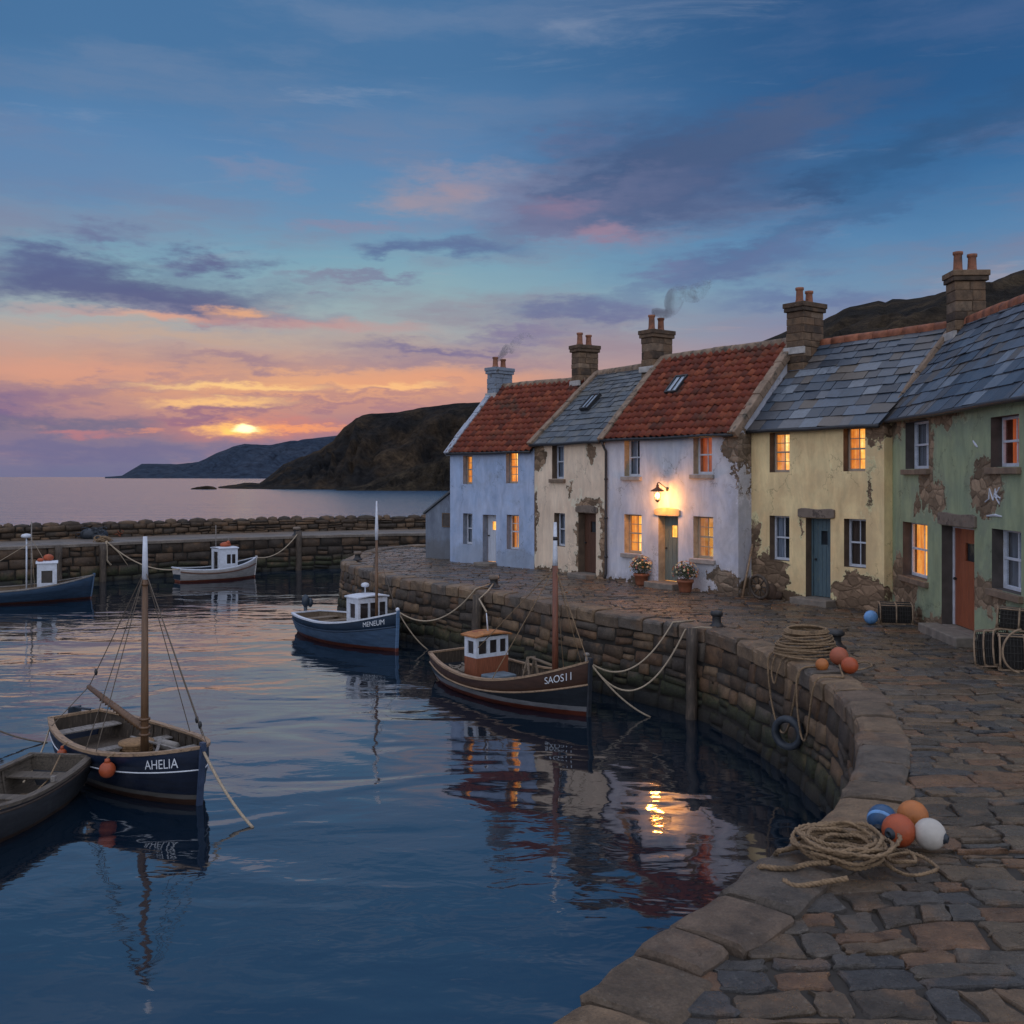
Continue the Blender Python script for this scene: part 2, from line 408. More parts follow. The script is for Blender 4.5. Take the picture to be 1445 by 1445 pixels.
MAT = {}
MAT['pantile'] = islandmat('pantile', [(0.115, 0.024, 0.013), (0.21, 0.043, 0.020), (0.16, 0.031, 0.015), (0.28, 0.070, 0.030), (0.09, 0.021, 0.013)], 0.6, 0.3, (0.05, 0.036, 0.024), 14, 0.5, (0.54, 0.70), 1.1)
MAT['slate'] = islandmat('slate', [(0.02, 0.03, 0.046), (0.075, 0.105, 0.145), (0.03, 0.044, 0.066), (0.17, 0.20, 0.24), (0.045, 0.065, 0.095), (0.11, 0.09, 0.07), (0.03, 0.045, 0.07), (0.10, 0.13, 0.175), (0.14, 0.11, 0.08)], 0.42, 0.55, (0.10, 0.085, 0.055), 9, 0.5, (0.64, 0.74), 1.1)
MAT['slate_old'] = islandmat('slate_old', [(0.05, 0.06, 0.075), (0.09, 0.11, 0.13), (0.07, 0.085, 0.10), (0.13, 0.14, 0.15), (0.10, 0.10, 0.09)], 0.45, 0.5, (0.08, 0.075, 0.05), 9, 0.5, (0.58, 0.7), 0.8)
MAT['deck'] = simple('roof_deck', (0.02, 0.02, 0.022), 0.9)
MAT['chim'] = stonemat('chimney_stone', [(0.10, 0.066, 0.043), (0.16, 0.11, 0.072), (0.06, 0.043, 0.031), (0.12, 0.083, 0.056), (0.20, 0.15, 0.11)], scale=4, grime=0.35)
MAT['chim_blue'] = simple('painted_chimney', (0.20, 0.24, 0.30), 0.85, 0.3, 4, bump=0.6, col2=(0.11, 0.11, 0.11))
MAT['skew'] = simple('skew_stone', (0.24, 0.17, 0.12), 0.85, 0.35, 5, bump=0.7, col2=(0.10, 0.08, 0.06))
MAT['skew_blue'] = simple('skew_painted', (0.34, 0.38, 0.46), 0.85, 0.3, 4, bump=0.6, col2=(0.16, 0.15, 0.14))
MAT['lead'] = simple('lead_flashing', (0.42, 0.40, 0.38), 0.6, 0.3, 5)
MAT['terracotta'] = simple('terracotta', (0.26, 0.09, 0.045), 0.75, 0.35, 7, bump=0.5, island=0.2)
MAT['pot'] = simple('chimney_pot_clay', (0.25, 0.10, 0.055), 0.8, 0.4, 8, bump=0.5, col2=(0.05, 0.035, 0.03), thr=(0.52, 0.7))
MAT['iron'] = simple('cast_iron', (0.022, 0.024, 0.028), 0.5, 0.4, 10, bump=0.5, col2=(0.10, 0.045, 0.025), thr=(0.6, 0.7))
MAT['white'] = simple('white_paint', (0.56, 0.60, 0.68), 0.55, 0.15, 9, bump=0.3, col2=(0.36, 0.33, 0.29), thr=(0.64, 0.7))
MAT['white_lamplit'] = simple('lit_sash_paint', (0.42, 0.34, 0.26), 0.55, 0.15, 9, bump=0.3)  # lamplit copy of the white paint, warm glow put into its colour
MAT['sill'] = simple('sill_stone', (0.30, 0.27, 0.25), 0.85, 0.3, 5, bump=0.7)
MAT['sill_brown'] = simple('sill_sandstone', (0.19, 0.135, 0.095), 0.85, 0.3, 5, bump=0.7)
MAT['rev_brown'] = simple('reveal_sandstone', (0.13, 0.09, 0.062), 0.85, 0.35, 4, bump=0.7)
MAT['rev_blue'] = simple('reveal_blue_shade', (0.22, 0.25, 0.31), 0.85, 0.3, 4, bump=0.6)  # blue shade of the window recesses put into the reveal colour
MAT['rev_dark'] = simple('reveal_dark', (0.075, 0.065, 0.06), 0.85, 0.35, 4, bump=0.7)
MAT['rev_cream'] = simple('reveal_cream', (0.42, 0.34, 0.24), 0.85, 0.3, 4, bump=0.6)
MAT['lintel'] = simple('lintel_stone', (0.19, 0.15, 0.12), 0.9, 0.35, 4, bump=0.8, col2=(0.09, 0.07, 0.06))
MAT['step'] = simple('step_stone', (0.19, 0.165, 0.14), 0.8, 0.35, 5, bump=0.7)
MAT['door_white'] = simple('door_white_paint', (0.55, 0.60, 0.70), 0.5, 0.12, 6, (9, 1, 1), bump=0.3)
MAT['door_teal'] = simple('door_teal_paint', (0.075, 0.125, 0.155), 0.5, 0.2, 6, (9, 1, 1), bump=0.3, col2=(0.12, 0.16, 0.15))
MAT['door_sage'] = simple('door_sage_paint', (0.13, 0.17, 0.165), 0.5, 0.2, 6, (9, 1, 1), bump=0.3)
MAT['door_brown'] = simple('door_brown_wood', (0.10, 0.045, 0.028), 0.55, 0.3, 6, (9, 1, 0.6), bump=0.4)
MAT['door_red'] = simple('door_red_wood', (0.27, 0.075, 0.032), 0.5, 0.3, 6, (9, 1, 0.6), bump=0.4)
MAT['wood'] = simple('weathered_wood', (0.17, 0.125, 0.085), 0.75, 0.35, 5, (1, 8, 8), bump=0.5, col2=(0.08, 0.06, 0.045))
MAT['wood_dark'] = simple('wet_timber', (0.06, 0.045, 0.034), 0.65, 0.4, 4, (6, 6, 1), bump=0.7, col2=(0.12, 0.09, 0.065))
MAT['wood_grey'] = simple('grey_timber', (0.22, 0.20, 0.185), 0.75, 0.35, 5, (1, 6, 6), bump=0.5, col2=(0.10, 0.085, 0.07))
MAT['spar'] = simple('varnished_spar', (0.13, 0.07, 0.036), 0.45, 0.35, 4, (5, 5, 0.7), bump=0.3)
MAT['gunwale'] = simple('gunwale_wood', (0.30, 0.20, 0.125), 0.6, 0.3, 5, (1, 5, 5), bump=0.4, col2=(0.14, 0.09, 0.06))
MAT['rope'] = simple('manila_rope', (0.23, 0.155, 0.09), 0.9, 0.35, 40, bump=0.8, bdist=0.005, col2=(0.11, 0.075, 0.045))
MAT['rope_pale'] = simple('pale_rope', (0.36, 0.29, 0.21), 0.9, 0.3, 40, bump=0.6, bdist=0.005)
MAT['wire'] = simple('rigging', (0.12, 0.095, 0.075), 0.8, 0.2, 20)
MAT['buoy_orange'] = simple('orange_buoy', (0.36, 0.07, 0.022), 0.5, 0.25, 7, bump=0.4, col2=(0.15, 0.05, 0.03), thr=(0.55, 0.75))
MAT['buoy_amber'] = simple('amber_buoy', (0.42, 0.14, 0.035), 0.5, 0.25, 7, bump=0.4, col2=(0.30, 0.12, 0.05), thr=(0.55, 0.75))
MAT['buoy_faded'] = simple('faded_orange_buoy', (0.33, 0.09, 0.045), 0.6, 0.25, 7, bump=0.4, col2=(0.22, 0.08, 0.05), thr=(0.55, 0.75))
MAT['buoy_blue'] = simple('blue_buoy', (0.022, 0.075, 0.17), 0.4, 0.25, 7, bump=0.3, col2=(0.12, 0.22, 0.36), thr=(0.6, 0.7))
MAT['buoy_pale'] = simple('pale_blue_buoy', (0.13, 0.30, 0.58), 0.45, 0.3, 7, bump=0.3)
MAT['buoy_white'] = simple('white_buoy', (0.47, 0.44, 0.40), 0.55, 0.15, 6, bump=0.4, col2=(0.30, 0.26, 0.2), thr=(0.6, 0.7))
MAT['rubber'] = simple('rubber', (0.022, 0.03, 0.042), 0.55, 0.3, 12, bump=0.4)
MAT['net'] = simple('netting', (0.03, 0.028, 0.026), 0.85, 0.4, 20, bump=0.5)
MAT['hoop'] = simple('creel_wood', (0.27, 0.19, 0.125), 0.8, 0.35, 8, bump=0.4)
MAT['metal_blue'] = simple('painted_engine', (0.02, 0.035, 0.055), 0.4, 0.3, 8)
def glassmat():
    m, t = newmat('window_glass')
    fr = t.n('ShaderNodeFresnel', {'IOR': 1.5}).outputs[0]
    mx = t.n('ShaderNodeMixShader', {0: t.math('ADD', t.math('MULTIPLY', fr, 0.6), 0.02), 1: t.n('ShaderNodeBsdfTransparent', {0: (0.92, 0.95, 0.97)}).outputs[0], 2: t.n('ShaderNodeBsdfGlossy', {'Color': (0.9, 0.95, 1.0), 'Roughness': 0.04}).outputs[0]})
    t.n('ShaderNodeOutputMaterial', {'Surface': mx.outputs[0]})
    return m
MAT['dinghy_wood'] = simple('dinghy_wood', (0.105, 0.086, 0.068), 0.75, 0.4, 5, (1, 7, 7), bump=0.6, col2=(0.045, 0.036, 0.03))
MAT['glass'] = glassmat()
def litmat(name, a, b, c_, st):
    """curtains and room lit from behind by a lamp indoors"""
    m, t = newmat(name)
    tc = t.n('ShaderNodeTexCoord').outputs['Object']
    f = t.noise(t.scale(tc, (22, 1, 1.2)), 1.0, 4, 0.6)
    g = t.noise(tc, 3.2, 3, 0.6)
    c = t.ramp(t.math('ADD', t.math('MULTIPLY', f, 0.55), t.math('MULTIPLY', g, 0.5)), [(0.34, a), (0.52, b), (0.68, c_)])
    rv = t.n('ShaderNodeObjectInfo').outputs['Random']
    finish(t, (0.3, 0.2, 0.1), 0.9, None, emis=c, estr=t.math('MULTIPLY', st, t.rng(rv, 0, 1, 0.6, 1.15)))
    return m
MAT['lit'] = litmat('lamplit_curtain', lin((176, 88, 26)), lin((246, 166, 66)), lin((255, 230, 150)), 1.6)
MAT['lit_soft'] = litmat('lamplit_curtain_dim', lin((170, 80, 24)), lin((226, 128, 46)), lin((248, 178, 84)), 1.0)
MAT['lit_red'] = litmat('lamplit_red_curtain', lin((110, 36, 16)), lin((164, 64, 28)), lin((206, 104, 48)), 0.8)
MAT['curtain'] = simple('cotton_curtain', (0.26, 0.30, 0.38), 0.9, 0.5, 1.0, (26, 1, 1), bump=0.6)
MAT['curtain_brown'] = simple('brown_curtain', (0.11, 0.075, 0.06), 0.9, 0.5, 1.0, (26, 1, 1), bump=0.6)
MAT['dark_room'] = simple('dark_room', (0.03, 0.035, 0.045), 0.9, 0.6, 3)

# ================================================================== SETTING
# ------------------------------------------------------------------ water
def watermat():
    m, t = newmat('water')
    tc = t.n('ShaderNodeTexCoord').outputs['Object']
    y = t.n('ShaderNodeSeparateXYZ', {0: tc}).outputs[1]
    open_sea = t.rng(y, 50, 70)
    a = t.noise(t.scale(tc, (0.55, 1.0, 1)), 0.55, 2, 0.5, dist=0.5)
    b = t.noise(t.scale(tc, (0.6, 1.0, 1)), 2.1, 3, 0.5, dist=0.3)
    c = t.noise(t.scale(tc, (0.25, 1.0, 1)), 0.16, 2, 0.5)
    pat = t.rng(t.noise(t.scale(tc, (0.5, 1.0, 1)), 0.16, 3, 0.6), 0.38, 0.62, 0.25, 1.0, True)
    h = t.math('ADD', t.math('ADD', t.math('MULTIPLY', a, 0.072), t.math('MULTIPLY', t.math('MULTIPLY', b, pat), 0.020)), t.math('MULTIPLY', c, 0.07))
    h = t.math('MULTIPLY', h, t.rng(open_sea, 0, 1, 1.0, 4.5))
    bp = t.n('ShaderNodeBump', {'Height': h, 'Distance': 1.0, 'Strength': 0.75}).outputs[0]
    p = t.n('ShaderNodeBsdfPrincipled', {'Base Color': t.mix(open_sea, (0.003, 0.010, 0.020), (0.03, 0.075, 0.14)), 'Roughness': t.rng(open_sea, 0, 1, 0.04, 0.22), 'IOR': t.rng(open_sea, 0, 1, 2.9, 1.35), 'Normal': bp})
    t.n('ShaderNodeOutputMaterial', {'Surface': p.outputs[0]})
    return m
b = MB()
Q = 30000
b.quad((-Q, -300, WZ), (Q, -300, WZ), (Q, Q, WZ), (-Q, Q, WZ))
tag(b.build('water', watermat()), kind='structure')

# ------------------------------------------------------------------ headlands and hill
def hillmat(name, cols, scale):
    m, t = newmat(name)
    tc = t.n('ShaderNodeTexCoord').outputs['Object']
    n1 = t.noise(tc, scale, 9, 0.62)
    n2 = t.noise(tc, scale * 0.28, 6, 0.6)
    c = t.ramp(t.math('ADD', t.math('MULTIPLY', n1, 0.6), t.math('MULTIPLY', n2, 0.4)), [(0.34, cols[0]), (0.46, cols[1]), (0.55, cols[2]), (0.68, cols[3])])
    n3 = t.noise(tc, scale * 5, 8, 0.75)
    c = t.mix(t.rng(n3, 0.38, 0.64), t.mix(1.0, c, (0.45, 0.45, 0.48), 'MULTIPLY'), t.mix(1.0, c, (1.5, 1.45, 1.35), 'MULTIPLY'))
    finish(t, c, 0.95, t.math('ADD', n1, t.math('MULTIPLY', n3, 0.3)), 5.0, 1.0, spec=0.1)
    return m
def hill(name, ridge, dr, db, mat, seed, zb=WZ - 1.0, rows=26, rough=1.0, bx=0):
    """a ridge with a seaward flank that comes down to its foot; ridge is (column, row) at distance dr"""
    mb = MB(); mb.smooth = True
    cols = []
    for i in range(len(ridge) - 1):
        n = max(2, int(abs(ridge[i + 1][0] - ridge[i][0]) / 5))
        for k in range(n):
            f = k / n
            cols.append((lerp(ridge[i][0], ridge[i + 1][0], f), lerp(ridge[i][1], ridge[i + 1][1], f)))
    cols.append(ridge[-1])
    nr = rows + 4
    vs = []
    for (px, py) in cols:
        top = PD(px, py, dr)
        foot = PD(px + bx, HOR, db); foot.z = zb
        H = top.z - zb
        for j in range(nr + 1):
            if j <= rows:
                f = j / rows
                p = foot.lerp(top, f)
                p.z = zb + H * (f ** 0.8)
                n = mn.fractal(Vector((p.x / H * 1.6 + seed, p.y / H * 1.2, p.z / H * 0.6)), 0.9, 2.1, 6)
                g = mn.noise(Vector((p.x / H * 2.6 + seed * 3, 0.3 * f, 1.7)))
                amp = sin(pi * min(1, f * 1.02)) * 0.9 + 0.08 * f
                p.z += H * rough * amp * (0.20 * n - 0.13 * abs(g) + 0.05 * abs(mn.noise(Vector((p.x / H * 7 + seed, f * 6, 0.5)))))
                p.y -= H * rough * amp * 0.25 * n
                if j == 0: p.z = zb
            else:
                f = (j - rows) / 4
                p = top + Vector((0, (dr - db) * 0.8 * f, 0))
                p.z = lerp(top.z, zb, f ** 1.3) 
            vs.append(p)
    fs = []
    for i in range(len(cols) - 1):
        for j in range(nr):
            a = i * (nr + 1) + j
            fs.append((a, a + nr + 1, a + nr + 2, a + 1))
    mb.add(vs, fs)
    return tag(mb.build(name, mat), kind='structure')
def jag(r, amp, seed):
    out = []
    for i in range(len(r) - 1):
        n = max(1, int(abs(r[i + 1][0] - r[i][0]) / 9))
        for k in range(n):
            f = k / n
            x = lerp(r[i][0], r[i + 1][0], f)
            out.append((x, lerp(r[i][1], r[i + 1][1], f) + amp * mn.noise(Vector((x * 0.07, seed, 0))) + amp * 0.5 * mn.noise(Vector((x * 0.23, seed, 4)))))
    out.append(r[-1])
    return out
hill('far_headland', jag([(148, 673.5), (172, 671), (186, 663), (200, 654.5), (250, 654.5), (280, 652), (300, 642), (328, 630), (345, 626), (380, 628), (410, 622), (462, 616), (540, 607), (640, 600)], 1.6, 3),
     4200, 3300, hillmat('far_hazy_slope', [(0.014, 0.026, 0.052), (0.022, 0.036, 0.064), (0.028, 0.042, 0.070), (0.04, 0.05, 0.075)], 0.006), 3.1, rough=0.7)  # bluish distance haze is put into the slope colours
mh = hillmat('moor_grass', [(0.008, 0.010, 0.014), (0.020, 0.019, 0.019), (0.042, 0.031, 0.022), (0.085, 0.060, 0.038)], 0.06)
hill('headland', jag([(308, 686.5), (322, 685), (345, 681), (366, 682), (378, 674), (400, 655), (425, 645), (452, 634), (470, 622), (485, 603), (502, 590), (520, 584), (566, 581), (600, 573), (640, 570), (690, 567), (760, 562), (900, 556), (1000, 560)], 1.6, 8),
     460, 392, mh, 8.4, rough=0.9)
hill('rocky_point', jag([(474, 690), (492, 687), (515, 684), (540, 672), (566, 664), (600, 654), (640, 640), (700, 640)], 2.5, 5), 372, 356, hillmat('rock_ledge', [(0.012, 0.012, 0.014), (0.022, 0.02, 0.018), (0.045, 0.036, 0.026), (0.075, 0.06, 0.042)], 0.12), 5.2, rough=1.0, rows=14)
b = MB(); b.smooth = True
for px, py, r in ((284, 688.5, 2.1), (292, 688, 2.6), (276, 689, 1.3), (455, 690.5, 1.5), (462, 690, 2.2)):
    c = PD(px, py, 400); c.z = WZ
    b.ball(c, r, 10, (1.6, 1.0, 0.55))
tag(b.build('skerry', mh), kind='structure')
hill('hill', jag([(880, 560), (960, 530), (1030, 500), (1070, 484), (1110, 466), (1150, 456), (1200, 432), (1240, 424), (1310, 416), (1350, 404), (1400, 396), (1445, 378), (1560, 346), (1760, 310), (2100, 300)], 3.0, 1),
     270, 95, hillmat('hill_heather', [(0.014, 0.013, 0.012), (0.026, 0.022, 0.017), (0.048, 0.036, 0.024), (0.085, 0.064, 0.04)], 0.07), 1.3, zb=-1.2, rough=0.55)
b = MB()
b.quad((-3, 45, -0.07), (160, 45, -0.07), (160, 130, -0.07), (-3, 130, -0.07))
b.quad((13.5, -25, -0.07), (160, -25, -0.07), (160, 45, -0.07), (13.5, 45, -0.07))
tag(b.build('land', simple('rough_grass', (0.05, 0.045, 0.025), 0.95, 0.4, 0.8)), kind='structure')

# ------------------------------------------------------------------ quay edge
def catmull(pts, step=0.25):
    out = []
    p = [pts[0]] + list(pts) + [pts[-1]]
    for i in range(1, len(p) - 2):
        a, b_, c, d = (Vector(q) for q in p[i - 1:i + 3])
        n = max(2, int((c - b_).length / step))
        for k in range(n):
            t = k / n
            out.append(0.5 * ((2 * b_) + (c - a) * t + (2 * a - 5 * b_ + 4 * c - d) * t * t + (3 * b_ - a - 3 * c + d) * t ** 3))
    out.append(Vector(pts[-1]))
    return out
class Path:
    def __init__(s, pts):
        s.p = [Vector((q[0], q[1])) for q in pts]
        s.s = [0.0]
        for i in range(1, len(s.p)):
            s.s.append(s.s[-1] + (s.p[i] - s.p[i - 1]).length)
        s.L = s.s[-1]
        s.nr = []
        for i in range(len(s.p)):
            t = (s.p[min(i + 1, len(s.p) - 1)] - s.p[max(i - 1, 0)]).normalized()
            s.nr.append(Vector((t.y, -t.x)))
    def at(s, d):
        d = min(max(d, 0), s.L)
        import bisect
        i = min(max(bisect.bisect_right(s.s, d) - 1, 0), len(s.p) - 2)
        f = (d - s.s[i]) / max(1e-9, s.s[i + 1] - s.s[i])
        return s.p[i].lerp(s.p[i + 1], f), s.nr[i].lerp(s.nr[i + 1], f).normalized()
    def w(s, d, off, z):
        p, n = s.at(d)
        q = p + n * off
        return Vector((q.x, q.y, z))
EDGEPX = [(483, 794), (505, 802), (553, 816), (591, 822), (629, 828), (674, 834.5), (734, 844), (798, 857), (860, 868), (906, 875), (967, 885), (1006, 894), (1034, 904), (1064, 915), (1106, 933), (1144, 953), (1179, 976), (1202, 1001), (1214, 1027), (1216, 1058), (1206, 1100), (1176, 1147), (1140, 1179), (1097, 1209), (1062, 1234), (1028, 1266), (963, 1301), (905, 1340)]
far_edge = [(13, 49.5), (4, 48.2), (-2.2, 47.2), (-4.5, 46.0), (-5.8, 44.3), (-6.25, 42.0), (-6.4, 39.5)]
near_edge = [(0.15, 5.6), (-0.6, 4.4), (-1.6, 2.4), (-2.6, -1.5), (-3, -5)]
QPTS = far_edge + [tuple(P(x, y).xy) for x, y in EDGEPX] + near_edge
quay = Path(catmull(QPTS, 0.2))

def stone_face(mb, path, s0, s1, ztop, zbot, rh, ln, bulge, batter, seed, off=0.0):
    R = random.Random(seed)
    z = ztop
    row = 0
    while z > zbot:
        h = R.uniform(*rh)
        s = s0 + R.uniform(-ln[1], 0)
        while s < s1:
            l = R.uniform(*ln) * (1.25 if R.random() < 0.2 else 1.0)
            a, e = max(s, s0), min(s + l, s1)
            if e - a > 0.06:
                g = R.uniform(0.008, 0.022)
                j = lambda: R.uniform(-0.055, 0.055)
                zj = [j() * 0.8, j() * 0.8, j() * 0.8, j() * 0.8]
                # sometimes two thin stones fill one place in a row
                parts = [(z, z - h)] if (R.random() > 0.25 or h < 0.24) else [(z, z - h * 0.5), (z - h * 0.5, z - h)]
                for (zt, zb_) in parts:
                    bl = bulge * R.uniform(0.5, 1.4)
                    tilt = R.uniform(-0.02, 0.02)
                    us = (0, 0.055, 0.5, 0.945, 1); vs_ = (0, 0.08, 0.5, 0.92, 1)
                    V = []
                    for iv, v in enumerate(vs_):
                        for iu, u in enumerate(us):
                            ss = lerp(a + g, e - g, u)
                            zz = lerp(zb_ + g * 0.8 + lerp(zj[0], zj[1], u), zt - g * 0.8 + lerp(zj[2], zj[3], u), v)
                            edge = iu in (0, 4) or iv in (0, 4)
                            if iu in (0, 4) and iv in (0, 4):     # knock the corners off
                                ss += (0.10 if iu == 0 else -0.10) * (e - a) * 0.4
                                zz += (0.12 if iv == 0 else -0.12) * (zt - zb_) * 0.5
                            zz += 0.11 * mn.noise(Vector((ss * 0.5, z * 1.2, seed))) * min(1, abs(z - ztop) * 3) if zt < ztop - 0.05 else 0
                            o = off - batter * min(0, zz) + (-0.05 if edge else bl * (1.0 if (iu == 2 or iv == 2) else 0.8) + tilt * (u - 0.5) * 2 + R.uniform(-0.014, 0.014))
                            V.append(path.w(ss, o, zz))
                    n = len(us)
                    Fs = [(i * n + k, i * n + k + 1, (i + 1) * n + k + 1, (i + 1) * n + k) for i in range(4) for k in range(4)]
                    mb.add(V, Fs)
            s += l
        z -= h
        row += 1
def coping(mb, path, s0, s1, width, ln, seed, z0=0.0, th=0.26):
    R = random.Random(seed)
    s = s0
    while s < s1 - 0.1:
        l = min(R.uniform(*ln), s1 - s)
        g = R.uniform(0.008, 0.018)
        oz, oo, wd = R.uniform(-0.018, 0.02), R.uniform(-0.025, 0.03), width * R.uniform(0.85, 1.12)
        tl = R.uniform(-0.015, 0.015)
        ss = [s + g, s + g + 0.035, s + l * 0.35, s + l * 0.65, s + l - g - 0.035, s + l - g]
        prof = [(-wd, -th), (-wd + 0.005, 0.02), (-wd + 0.05, 0.052), (-wd * 0.5, 0.058), (-0.03, 0.052), (0.035, 0.022), (0.055, -0.03), (0.05, -th + 0.02), (0.02, -th)]
        V = []
        for i, q in enumerate(ss):
            sh = 0.03 if i in (0, 5) else 0.0
            for (o, zz) in prof:
                k = R.uniform(-0.013, 0.013)
                cx_, cz_ = -wd / 2, -th / 2
                o2 = cx_ + (o - cx_) * (1 - sh / wd * 1.2); z2 = cz_ + (zz - cz_) * (1 - sh * 2.5)
                V.append(path.w(q + k, o2 + oo + k, z0 + z2 + oz + tl * (o / wd) + k))
        n = len(prof)
        Fs = [(i * n + k, i * n + (k + 1) % n, (i + 1) * n + (k + 1) % n, (i + 1) * n + k) for i in range(5) for k in range(n)]
        Fs += [tuple(range(n))[::-1], tuple(5 * n + k for k in range(n))]
        mb.add(V, Fs)
        s += l
def backing(mb, path, s0, s1, off, zt, zb, batter):
    n = int((s1 - s0) / 0.25)
    V = []
    for i in range(n + 1):
        q = s0 + (s1 - s0) * i / n
        V += [path.w(q, off, zt), path.w(q, off - batter * zb, zb)]
    mb.add(V, [(2 * i, 2 * i + 2, 2 * i + 3, 2 * i + 1) for i in range(n)])
STONES = [(0.070, 0.048, 0.032), (0.115, 0.080, 0.052), (0.048, 0.039, 0.032), (0.16, 0.112, 0.072), (0.075, 0.064, 0.055), (0.095, 0.058, 0.036), (0.058, 0.048, 0.042)]
QW = thing('quay_wall', 'curving rubble stone quay wall with big coping blocks around the near side of the harbour', 'quay wall', (0, 0, 0))
mb = MB(); mb.smooth = True
stone_face(mb, quay, 0, quay.L - 4, -0.25, -2.3, (0.24, 0.46), (0.26, 0.85), 0.018, 0.10, 5)
mb.mi = 1; mb.smooth = False
backing(mb, quay, 0, quay.L, -0.025, -0.1, -4.0, 0.10)
mb.build('wall', [stonemat('quay_rubble', STONES, scale=4.5, tide=-1.18, bump=0.9), simple('wet_mortar', (0.020, 0.017, 0.014), 0.9, 0.4, 6)], QW)
mb = MB()
coping(mb, quay, 0, quay.L - 3, 0.56, (0.42, 0.88), 9)
mb.build('coping', stonemat('coping_stone', [(0.115, 0.090, 0.068), (0.155, 0.115, 0.080), (0.10, 0.088, 0.078), (0.13, 0.10, 0.078), (0.185, 0.135, 0.09)], (0.40, 0.75), 3.5, bump=1.0, grime=0.45), QW)

# ------------------------------------------------------------------ paved quay
HB = [(-6, 50), (-3.4, 39.6), (-2.33, 37.6), (0.79, 34.5), (2.93, 30.9), (6.3, 26.6), (8.9, 23.5), (8.7, 16.8), (9.2, 15.6), (11.5, 13.5), (11.5, 2)]
def house_x(y):
    for i in range(len(HB) - 1):
        (x0, y0), (x1, y1) = HB[i], HB[i + 1]
        if y1 <= y <= y0:
            return lerp(x0, x1, (y0 - y) / max(1e-6, y0 - y1))
    return 11.5
outer = [quay.w(s, -0.12, 0).xy for s in [i * 0.3 for i in range(int(quay.L / 0.3))]]
inner = [quay.w(s, -0.5, 0).xy for s in [i * 0.3 for i in range(int(quay.L / 0.3))]]
def inside(poly, x, y):
    r = False
    n = len(poly)
    j = n - 1
    for i in range(n):
        yi, yj = poly[i][1], poly[j][1]
        if (yi > y) != (yj > y) and x < (poly[j][0] - poly[i][0]) * (y - yi) / (yj - yi) + poly[i][0]:
            r = not r
        j = i
    return r
tail = [Vector((30, -5)), Vector((30, 49))]
OUTER, INNER = outer + tail, inner + tail
mb = MB()
base = [quay.w(s, -0.2, -0.028) for s in [i * 0.4 for i in range(int(quay.L / 0.4))]] + [Vector((13.6, -5, -0.028)), Vector((13.6, 49, -0.028))]
mb.add(base, [tuple(range(len(base)))])
tag(mb.build('quay_ground', simple('earth_joints', (0.030, 0.025, 0.020), 0.85, 0.4, 5)), kind='structure')
R = random.Random(21)
mb = MB()
y = 1.6
def wob(x, yy):
    return 0.17 * mn.noise(Vector((x * 0.55, yy * 0.5, 2.0))) + 0.09 * mn.noise(Vector((x * 1.6, yy * 1.2, 7.0)))
while y < 47.5:
    hrow = R.uniform(0.19, 0.38)
    x = -7.5 + R.uniform(0, 0.6)
    while x < 11.6:
        wdt = R.choice((R.uniform(0.22, 0.45), R.uniform(0.35, 0.75)))
        cx_, cy_ = x + wdt / 2, y + hrow / 2
        if cx_ < house_x(cy_) + 0.5 and cx_ < 11.3:
            g = R.uniform(0.008, 0.02)
            sub = [(x, x + wdt, y, y + hrow)]
            if R.random() < 0.22:
                k = R.uniform(0.4, 0.6)
                sub = [(x, x + wdt, y, y + hrow * k), (x, x + wdt, y + hrow * k, y + hrow)]
            for (x0, x1, y0, y1) in sub:
                out8 = []
                for (fx, fy) in ((0.05, 0), (0.27, 0), (0.5, 0), (0.74, 0), (0.95, 0), (1, 0.12), (1, 0.5), (1, 0.88), (0.95, 1), (0.72, 1), (0.5, 1), (0.26, 1), (0.05, 1), (0, 0.88), (0, 0.5), (0, 0.12)):
                    xx, yy = lerp(x0 + g, x1 - g, fx), lerp(y0 + g, y1 - g, fy)
                    out8.append(Vector((xx + R.uniform(-0.03, 0.03) + 0.10 * mn.noise(Vector((yy * 1.3, x0, 3))), yy + wob(xx, y if fy < 0.5 else y + hrow) + R.uniform(-0.02, 0.02), 0)))
                ins = [inside(OUTER, p.x, p.y) for p in out8]
                if all(ins) and any(inside(INNER, p.x, p.y) for p in out8):
                    c = sum(out8, Vector()) / len(out8)
                    z0 = R.uniform(-0.012, 0.012)
                    tx, ty = R.gauss(0, 0.022), R.gauss(0, 0.022)
                    zf = lambda p: z0 + tx * (p.x - c.x) + ty * (p.y - c.y)
                    V = [Vector((p.x, p.y, -0.04)) for p in out8]
                    V += [Vector((p.x, p.y, zf(p) - R.uniform(0.010, 0.022))) for p in out8]
                    V += [Vector((lerp(p.x, c.x, R.uniform(0.03, 0.07)), lerp(p.y, c.y, R.uniform(0.04, 0.10)), zf(p))) for p in out8]
                    n = len(out8)
                    Fs = [(i, (i + 1) % n, n + (i + 1) % n, n + i) for i in range(n)] + [(n + i, n + (i + 1) % n, 2 * n + (i + 1) % n, 2 * n + i) for i in range(n)] + [tuple(2 * n + i for i in range(n))]
                    mb.add(V, Fs)
        x += wdt
    y += hrow
tag(mb.build('quay_paving', stonemat('flagstone', [(0.055, 0.045, 0.036), (0.10, 0.076, 0.054), (0.068, 0.066, 0.066), (0.125, 0.090, 0.060), (0.05, 0.052, 0.058), (0.085, 0.074, 0.064), (0.135, 0.078, 0.046)], (0.10, 0.52), 4.0, bump=0.8, spec=0.6, grime=0.42)), kind='structure')

